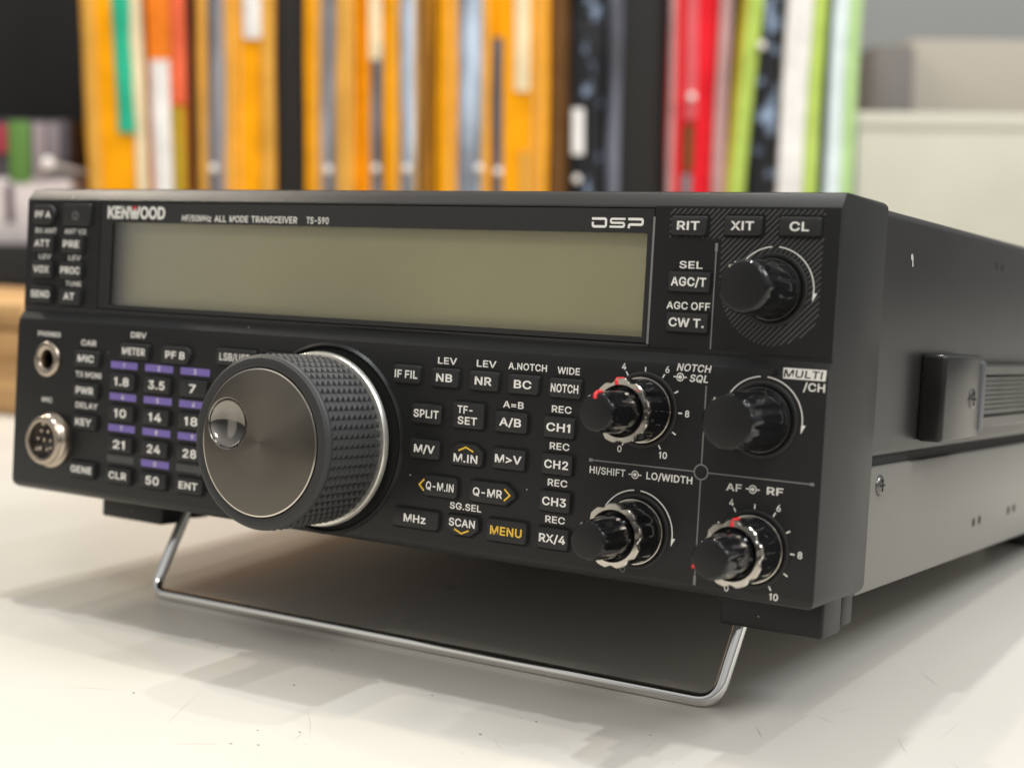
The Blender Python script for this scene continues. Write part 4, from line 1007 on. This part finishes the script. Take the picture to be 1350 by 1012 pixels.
text("lettering", "TF-", cx - .9, cz + 1.45, -H - .03, 2.0, M['print'], o, width=4.7, bold=.018)
text("lettering", "SET", cx, cz - 1.35, -H - .03, 2.0, M['print'], o, width=6.0, bold=.018)
def chevron(parent, pts):
    b = MB()
    stroke(b, pts, .42, -H - .035)
    return b.build("arrow_mark", M['yellow'], parent, smooth=0, recalc=False)
o, cx, cz = button(33.2, 44.6, 29.7, 24.0, "M.IN", 7.4, 2.1, rad=(1.2, 1.2, 0, 0), cuts=(0, 0, (2.6, 1.8), (2.6, 1.8)), dz=-.95, bold=.016)
chevron(o, [(cx - 2.3, cz + .95), (cx, cz + 1.95), (cx + 2.3, cz + .95)])
o, cx, cz = button(23.6, 37.2, 20.5, 15.0, "Q-M.IN", 8.8, 2.1, rad=(0, 1.2, 1.2, 0), cuts=((2.6, 2.0), 0, 0, (2.6, 2.0)), dx=.9, bold=.014)
chevron(o, [(cx - 4.1, cz + 1.5), (cx - 5.6, cz), (cx - 4.1, cz - 1.5)])
o, cx, cz = button(39.9, 54.9, 20.6, 15.0, "Q-MR", 8.9, 2.1, rad=(1.2, 0, 0, 1.2), cuts=(0, (2.8, 2.2), (2.8, 2.2), 0), dx=-1.2, bold=.016)
chevron(o, [(cx + 3.9, cz + 1.5), (cx + 5.6, cz), (cx + 3.9, cz - 1.5)])
button(15.8, 31.8, 11.0, 6.0, "MHz", 7.1, 2.1, r=1.2)
o, cx, cz = button(33.3, 44.4, 11.0, 5.8, "SCAN", 8.1, 2.05, rad=(0, 0, 1.2, 1.2), cuts=((2.6, 1.8), (2.6, 1.8), 0, 0), dz=.75, bold=.016)
chevron(o, [(cx - 2.3, cz - 1.0), (cx, cz - 2.0), (cx + 2.3, cz - 1.0)])
button(45.9, 58.9, 11.4, 5.7, "MENU", 9.5, 2.2, r=1.1, mat='yellow', label="button with yellow MENU lettering")

# right upper block
for x0, x1, zt, zb, s, w in ((92.5, 102.4, 89.25, 84.6, "RIT", 5.9), (106.3, 116.4, 89.4, 84.8, "XIT", 5.8), (120.1, 130.7, 89.4, 84.9, "CL", 4.7),
                             (92.5, 104.3, 76.1, 71.2, "AGC/T", 9.2), (92.6, 104.3, 66.3, 61.6, "CW T.", 9.2)):
    button(x0, x1, zt, zb, s, w, 2.1, YU, r=.55)
legend("SEL", 98.5, 77.7, 6.1, 1.75, YU)
legend("AGC OFF", 98.4, 67.95, 11.4, 1.8, YU)

# printed hatching behind the clarifier knob
def in_hatch(x, z):
    if 92.2 <= x <= 131.2 and 84.0 <= z <= 91.0: return True
    if 106.0 <= x <= 131.0 and 72.6 <= z < 84.0: return True
    return x <= 131.0 and z < 72.6 and math.hypot(x - 119.7, z - 72.6) < 13.0
hb = MB()
c = -45.
while c < 65:
    st_ = None
    x = 91.
    while x <= 132.5:
        ins_ = in_hatch(x, x - 40 + c - 0) and (x - 40 + c) < 91.2
        if ins_ and st_ is None: st_ = x
        if not ins_ and st_ is not None:
            if x - st_ > .4: stroke(hb, [(st_, st_ - 40 + c), (x, x - 40 + c)], .36, YU - .03)
            st_ = None
        x += .1
    c += 1.42
hb.build("hatching", M['hatch'], fp, smooth=0, recalc=False)

# dividing lines
dv = MB()
stroke(dv, [(104.85, 58.0), (104.85, 82.0)], .32, YU - .06)
stroke(dv, [(104.85, 81.0), (104.85, 83.0)], .7, YU - .064)
dv.build("divider_line", M['greyprint'], fp, smooth=0, recalc=False)
dv = MB()
stroke(dv, [(105.3, 2.6), (105.3, 27.2)], .32, -.03)
stroke(dv, [(105.3, 30.8), (105.3, 49.4)], .32, -.03)
stroke(dv, [(105.3, 2.2), (105.3, 4.4)], .7, -.034)
stroke(dv, [(75.3, 29.0), (103.5, 29.0)], .30, -.03)
stroke(dv, [(107.1, 29.0), (133.0, 29.0)], .30, -.03)
stroke(dv, [(75.0, 29.0), (76.0, 29.0)], .8, -.034)
stroke(dv, [(132.4, 29.0), (133.4, 29.0)], .7, -.034)
stroke(dv, arc(105.3, 29.0, 1.75, 0, 360), .34, -.032)
dv.build("divider_line", M['greyprint'], fp, smooth=0, recalc=False)

# ---- legends of the dual knobs
def coax_symbol(x, z):
    b = MB()
    stroke(b, arc(x, z, .88, -165, 165, 30), .26, -.035)
    sheet(b, arc(x, z, .46, 0, 345, 23), -.035)
    stroke(b, [(x - 1.75, z), (x - .4, z)], .3, -.037)
    stroke(b, [(x + .95, z), (x + 1.75, z)], .3, -.037)
    b.build("coaxial_symbol", M['print'], fp, smooth=0, recalc=False)
legend("NOTCH", 101.9, 53.35, 8.7, 1.75, slant=.2)
coax_symbol(98.4, 51.0)
legend("SQL", 103.4, 50.95, 4.8, 1.75, slant=.2)
legend("HI/SHIFT", 80.3, 26.65, 9.9, 1.75)
coax_symbol(87.9, 26.6)
legend("LO/WIDTH", 97.1, 26.75, 12.2, 1.75)
legend("AF", 113.9, 26.3, 3.9, 1.75)
coax_symbol(118.6, 26.35)
legend("RF", 124.1, 26.45, 4.0, 1.75)
legend("/CH", 131.9, 50.9, 5.2, 1.9)
w_poly("name_plate", [[(124.3, 52.45), (134.5, 52.45), (135.0 - .35, 54.95), (124.3, 54.95)]], -.035, M['print'], fp)
text("lettering", "MULTI", 129.15, 53.7, -.06, 1.75, M['gap'], fp, width=9.2, slant=.12, bold=.014)
b = lathe(MB(), 122.0, 54.15, [(1.05, .05), (1.05, -.12), (.8, -.2)], 24)
b.build("status_light", M['cap'], radio)

# ---- dial scales
NK, SK, AK, MK, RK = (89.1, 42.4), (88.8, 12.9), (119.4, 12.6), (119.7, 42.6), (119.7, 72.6)
for (kx_, kz_) in (NK, AK):
    b = MB()
    for v in range(11):
        a = R(240 - 30 * v)
        p0 = (kx_ + 9.3 * math.cos(a), kz_ + 9.3 * math.sin(a))
        p1 = (kx_ + 10.4 * math.cos(a), kz_ + 10.4 * math.sin(a))
        stroke(b, [p0, p1], .34, -.035)
    b.build("dial_scale", M['print'], fp, smooth=0, recalc=False)
    for v in (0, 2, 4, 6, 8, 10):
        a = R(240 - 30 * v)
        rr = 11.7 if v not in (10,) else 12.0
        legend(str(v), kx_ + rr * math.cos(a), kz_ + rr * math.sin(a) - (.0 if v else -.2), None, 1.6)
def sweep(k, r, y, a0=205, a1=-8):
    b = MB()
    stroke(b, arc(k[0], k[1], r, 95, a0), .28, y - .035)
    stroke(b, arc(k[0], k[1], r, 85, a1), .28, y - .035)
    a = R(a1)
    ex, ez = k[0] + r * math.cos(a), k[1] + r * math.sin(a)
    sheet(b, [(ex - .15, ez - 1.1), (ex + .95, ez + .9), (ex - .1, ez + .9)], y - .037)
    b.build("sweep_arrow", M['print'], fp, smooth=0, recalc=False)
sweep(RK, 9.9, YU)
sweep(MK, 9.95, 0)
sweep(SK, 10.0, 0, 215, -8)
b = MB()
stroke(b, arc(86.0, 3.3, .62, 0, 360, 20), .2, -.035)
b.build("end_mark", M['greyprint'], fp, smooth=0, recalc=False)

# ---- knobs
def scal(n, depth, ph=0, half=.17, rows=None):
    """n rounded bites out of a round section; half = half width of a bite as a share of the pitch"""
    def f(a, i):
        if rows is not None and i not in rows: return 1
        p = ((a + ph) * n / (2 * math.pi) + .5) % 1 - .5
        q = abs(p) / (half * 1.35)
        return 1 - depth * (.5 + .5 * math.cos(math.pi * q)) ** .8 if q < 1 else 1
    return f
def mark(pts, w, name="indicator_mark", parent=None):
    tube(MB(), pts, w, 8).build(name, M['red'], parent)
def single_knob(k, y, L, r0, r1, n, label, rows=(4, 5)):
    """L long, r1 at the base, r0 at the cap; finger flutes run along the skirt"""
    kn = MB()
    f = scal(n, .07, .2, .24, rows=rows)
    lathe(kn, k[0], k[1], [(r1 * .92, y), (r1 + .15, y - 1.0), (r1 + .15, y - 1.5), (r1 - .05, y - 2.0), (r1 - .35, y - 3.2), ((r0 + r1) / 2, y - L * .55), (r0 + .12, y - L + 1.2), (r0 + .05, y - L + .75), (r0 - .45, y - L + .1), (r0 - .8, y - L)], 200, f)
    o = kn.build("control_knob", M['knob'], radio, smooth=38)
    o["label"] = label
    lathe(MB(), k[0], k[1], [(r0 - .75, y - L + .08), (r0 - .75, y - L - .03), (r0 - 1.4, y - L - .14), (.01, y - L - .2)], 64).build("cap_disc", M['cap'], o, smooth=45)
    lathe(MB(), k[0], k[1], [(r1 + .22, y - .9), (r1 + .32, y - 1.2), (r1 + .22, y - 1.5), (r1 - .1, y - 1.55)], 80, cap1=False).build("base_ring", M['screw'], o, smooth=45)
    return o
def collar(k, y, r):
    b = lathe(MB(), k[0], k[1], [(r, y + .05), (r, y - .35), (r - .35, y - .6), (r - 1.0, y - .5), (r - 1.6, y - .05)], 72)
    b.build("knob_collar", M['collar'], radio, smooth=45)
collar(RK, YU, 8.6)
single_knob(RK, YU, 17.6, 6.0, 6.9, 10, "glossy knob inside the printed hatching")
collar(MK, 0, 9.0)
single_knob(MK, 0, 19.4, 6.4, 7.3, 9, "glossy knob beside the MULTI plate", (4, 5, 6, 7))
def dual_knob(k, marks, lab):
    collar(k, 0, 9.2)
    rg = MB()
    f = scal(9, .085, .15, .22, rows=(5, 6, 7))
    lathe(rg, k[0], k[1], [(7.0, -.1), (7.75, -.9), (7.75, -1.4), (7.5, -2.0), (7.45, -2.8), (7.55, -7.0), (7.65, -10.4), (7.55, -11.2), (6.5, -11.9), (5.7, -11.6), (5.6, -10.5)], 216, f)
    o = rg.build("ring_knob", M['knob'], radio, smooth=40)
    o["label"] = lab[0]
    fr = MB()
    f2 = scal(9, .085, .15, .22, rows=(0, 1, 2, 3))
    lathe(fr, k[0], k[1], [(7.62, -10.7), (7.72, -10.9), (7.72, -11.75), (7.55, -12.0), (6.25, -12.02), (6.1, -11.85), (6.0, -11.3)], 216, f2, cap1=False)
    fr.build("trim_ring", M['trim'], o, smooth=32)
    lathe(MB(), k[0], k[1], [(7.8, -.85), (7.98, -1.1), (7.9, -1.4), (7.6, -1.45)], 96, cap1=False).build("trim_ring", M['trim'], o, smooth=50)
    inn = MB()
    f3 = scal(7, .10, .1, .3, rows=(2, 3, 4, 5))
    lathe(inn, k[0], k[1], [(5.2, -10.6), (5.35, -12.2), (5.25, -13.0), (4.95, -18.0), (4.72, -22.3), (4.62, -22.9), (4.3, -23.4), (4.0, -23.6)], 168, f3)
    i_ = inn.build("control_knob", M['knob'], radio, smooth=40)
    i_["label"] = lab[1]
    lathe(MB(), k[0], k[1], [(4.02, -23.45), (4.0, -23.63), (3.4, -23.72), (.01, -23.8)], 56).build("cap_disc", M['cap'], i_, smooth=45)
    for which, a in marks:
        a = R(a)
        c_, s_ = math.cos(a), math.sin(a)
        if which == 'o':
            mark([(k[0] + r_ * c_, y_, k[1] + r_ * s_) for r_, y_ in ((6.2, -12.05), (7.1, -11.95), (7.55, -11.2), (7.6, -8.4))], .48, parent=o)
        elif which == 'i':
            mark([(k[0] + r_ * c_, y_, k[1] + r_ * s_) for r_, y_ in ((3.2, -23.7), (4.1, -23.5), (4.6, -22.6), (4.7, -20.6))], .45, parent=i_)
        else:
            mark([(k[0] + r_ * c_, y_, k[1] + r_ * s_) for r_, y_ in ((3.9, -23.6), (4.55, -22.9))], .45, parent=i_)
dual_knob(NK, [('o', 101), ('i', 96)], ("outer ring of the NOTCH and SQL knob", "inner knob of the NOTCH and SQL pair"))
dual_knob(SK, [], ("outer ring of the SHIFT and WIDTH knob", "inner knob of the SHIFT and WIDTH pair"))
dual_knob(AK, [('o', 92), ('d', 208)], ("outer ring of the AF and RF knob", "inner knob of the AF and RF pair"))

# ---- tuning knob
TX, TZ = -7.8, 26.8
b = lathe(MB(), TX, TZ, [(26.4, .04), (26.1, -.5), (25.75, -.95), (25.45, -.95), (25.1, -.6), (24.9, .02), (20, .02)], 128)
b.build("knob_dish", M['panel'], radio, smooth=50)
lathe(MB(), TX, TZ, [(24.88, -.02), (18, -.06)], 96).build("knob_gap", M['gap'], radio)
tk = MB()
NA, NY = 56, 9
ya, yb_ = -5.0, -25.4
lathe(tk, TX, TZ, [(21.5, -2.0), (22.1, -2.0), (22.25, ya)], NA * 2, cap1=False)
vs, fs = [], []
def rad_at(i): return 22.25 + .25 * i / NY
for i in range(NY + 1):
    for k in range(NA):
        a = 2 * math.pi * (k / NA)
        r_ = rad_at(i)
        vs.append((TX + r_ * math.cos(a), ya + (yb_ - ya) * i / NY, TZ + r_ * math.sin(a)))
base_n = len(vs)
for i in range(NY):
    for k in range(NA):
        a = 2 * math.pi * ((k + .5) / NA)
        r_ = rad_at(i) + .8
        vs.append((TX + r_ * math.cos(a), ya + (yb_ - ya) * (i + .5) / NY, TZ + r_ * math.sin(a)))
        ap = base_n + i * NA + k
        q = [i * NA + k, i * NA + (k + 1) % NA, (i + 1) * NA + (k + 1) % NA, (i + 1) * NA + k]
        for j in range(4): fs.append([q[j], q[(j + 1) % 4], ap])
tk.add(vs, fs)
lathe(tk, TX, TZ, [(22.5, yb_), (22.95, yb_ - .25), (22.98, yb_ - .9), (22.7, -26.9), (22.0, -27.5), (21.0, -27.75), (20.3, -27.8), (19.7, -27.6), (19.6, -26.8)], 128, cap1=False)
knob = tk.build("tuning_knob", M['rubber'], radio, smooth=24)
lathe(MB(), TX, TZ, [(22.3, -3.2), (23.75, -3.3), (23.95, -3.5), (23.7, -4.9), (23.5, -5.1), (22.2, -5.2)], 128, cap1=False).build("bright_ring", M['ring'], knob, smooth=40)
fc = lathe(MB(), TX, TZ, [(19.62, -24.5), (19.62, -27.2), (19.35, -27.85), (19.0, -27.95), (10, -27.95), (.02, -27.95)], 128, cap0=True).build("face_plate", [M['face'], M['trim']], knob, smooth=25)
DX, DZ = -19.2, 31.0
DX, DZ = TX - 10.9, TZ + 4.1
cc = lathe(MB(), DX, DZ, [(6.75, -25.0), (6.75, -30)], 64, cap0=True).build("tmp", M['face'])
# leave enough metal under the dish
cut(fc, [cc])
for p in fc.data.polygons:
    c_ = p.center / S
    if math.hypot(c_.x - TX, c_.z - TZ) > 19.1 and p.normal.y < -.1: p.material_index = 1
dish = [(6.95, -27.9), (6.9, -28.02), (6.7, -27.95)] + [(6.6 * math.cos(R(t_)), -27.9 + 2.7 * math.sin(R(t_))) for t_ in range(4, 90, 6)] + [(.02, -25.2)]
lathe(MB(), DX, DZ, dish, 72).build("finger_dimple", M['dish'], knob, smooth=60)

# ---- sockets
pj = lathe(MB(), -120.5, 41.6, [(5.6, .05), (5.6, -.5), (5.2, -1.0), (4.2, -1.15), (3.3, -.9), (2.9, -.2), (2.85, 4)], 56, cap1=False).build("phone_jack", M['nickel'], radio, smooth=50)
lathe(MB(), -120.5, 41.6, [(2.88, 11), (.05, 11)], 32).build("jack_hole", M['gap'], pj)
MX, MZ = -117.6, 16.5
th = [(8.6, .05), (8.6, -.4), (7.7, -.6)]
for k in range(3): th += [(7.35, -.8 - k * .85), (7.75, -1.2 - k * .85)]
th += [(7.5, -3.6), (7.2, -3.9), (6.1, -4.0), (5.8, -3.8), (5.7, -.6)]
mk = lathe(MB(), MX, MZ, th, 72, cap1=False).build("microphone_socket", M['nickel'], radio, smooth=40)
lathe(MB(), MX, MZ, [(5.75, -1.0), (5.0, -1.05), (.02, -1.05)], 48).build("insulator", M['gloss'], mk)
for px_, pz_ in ((0, 0), (2.9, .1), (-2.9, .3), (1.6, 2.8), (-1.4, 2.9), (1.5, -2.8), (-1.5, -2.7), (3.1, -2.2)):
    lathe(MB(), MX + px_, MZ + pz_, [(.62, -.9), (.62, -2.6), (.4, -3.1), (.02, -3.25)], 16).build("pin", M['nickel'], mk, smooth=50)
box_mesh(MB(), MX - .9, MX + .9, -3.5, -1.0, MZ + 4.7, MZ + 6.0, .3).build("locating_key", M['nickel'], mk)

# ---- case behind the front panel
cov = box_mesh(MB(), -133.6, 133.6, 34.05, 291, 33.0, 94.6, 2.2, 4).build("case_cover", M['case'], radio)
chs = box_mesh(MB(), -133.0, 133.0, 34.05, 290, -1.0, 30.6, .8, 2).build("chassis", M['chassis'], radio)
box_mesh(MB(), -131.8, 131.8, 34.3, 288, 30.0, 34.2).build("seam_gap", M['gap'], chs)
def screw(x, y, z, r, parent):
    b = MB()
    lathe_x(b, x, y, z, [(r, -.1), (r, .25), (r * .82, .75), (r * .4, .95), (.02, 1.0)], 32)
    o = b.build("screw", M['screw'], parent, smooth=50)
    b = MB()
    box_mesh(b, x + .55, x + 1.06, y - r * .55, y + r * .55, z - .3, z + .3)
    box_mesh(b, x + .552, x + 1.07, y - .3, y + .3, z - r * .55, z + r * .55)
    b.build("cross_slot", M['gap'], o, smooth=0)
def lathe_x(b, x, y, z, prof, n):
    vs, fs = [], []
    for r, h in prof:
        for k in range(n):
            a = 2 * math.pi * k / n
            vs.append((x + h, y + r * math.cos(a), z + r * math.sin(a)))
    for i in range(len(prof) - 1):
        for k in range(n): fs.append([i * n + k, i * n + (k + 1) % n, (i + 1) * n + (k + 1) % n, (i + 1) * n + k])
    fs.append([(len(prof) - 1) * n + k for k in range(n)])
    b.add(vs, fs)
screw(133.0, 46.5, 25.8, 2.6, chs)
for y_, z_ in ((137, 8.6), (143.5, 8.8), (178, 9.0), (185, 9.2), (141, 86.4), (147.5, 86.2)):
    b = MB()
    par, xx = (chs, 133.0) if z_ < 30 else (cov, 133.6)
    lathe_x(b, xx, y_, z_, [(1.45, -.1), (1.4, .05), (1.0, .12), (.02, .1)], 20)
    b.build("rivet_dimple", M['gap'], par, smooth=60)
b = MB()
b.add([(133.7, 57.6, 84.4), (133.7, 58.8, 84.9), (133.72, 59.7, 84.2), (133.7, 59.9, 82.9), (133.7, 60.3, 81.6), (133.7, 59.3, 81.5), (133.7, 58.9, 83.0), (133.7, 58.0, 83.4)], [list(range(8))])
b.build("paint_chip", M['white'], cov, smooth=0)
# carrying handle on the right side
br = box_mesh(MB(), 133.4, 140.4, 72.5, 107.5, 36.0, 59.4, 1.2, 3).build("handle_bracket", M['handle'], radio)
screw(139.9, 99.5, 47.2, 3.3, br)
ec = box_mesh(MB(), 133.4, 140.6, 106.5, 112.5, 37.4, 57.9, 1.3, 3).build("handle_end_cap", M['endcap'], radio)
hp = [(133.4, 38.6), (139.6, 38.6), (140.3, 39.3), (140.3, 41.6), (139.0, 42.4)]
z_ = 42.9
while z_ < 52.4:
    hp += [(139.0, z_), (139.75, z_ + .25), (139.75, z_ + .75), (139.0, z_ + 1.0)]
    z_ += 1.35
hp += [(139.0, 53.2), (140.3, 54.0), (140.3, 56.2), (139.6, 56.9), (133.4, 56.9)]
b = MB()
n_ = len(hp)
b.add([(x, 112, z) for x, z in hp] + [(x, 245, z) for x, z in hp], [[i, (i + 1) % n_, n_ + (i + 1) % n_, n_ + i] for i in range(n_)] + [list(range(n_)), [n_ + i for i in range(n_)]])
b.build("carry_handle", M['handle'], radio, smooth=20)
# feet and wire stand
for x0, x1, zb in ((-119.5, -92.3, -9.6), (101.6, 128.8, -11.0)):
    f = box_mesh(MB(), x0, x1, 24, 37, zb, -.2, .9, 3).build("front_foot", M['panel'], radio)
    box_mesh(MB(), x0 + (1 if x0 > 0 else 0), x1 + (0 if x0 > 0 else 1.2), 37.02, 45, zb + 1.2, -.2, .9, 2).build("hinge_block", M['panel'], f)
for x0 in (-124, 104):
    box_mesh(MB(), x0, x0 + 20, 262, 282, -12.0, -1.1, 2, 3).build("rear_foot", M['rubber'], radio)
pts = rounded([(-92.2, 35.5, -5.0), (-94.6, 24, -31.15), (102.2, 24, -31.15), (105.4, 33.5, -5.0)], 5.5, 8)
tube(MB(), pts, 1.75, 20).build("wire_stand", M['chrome'], radio, smooth=60)
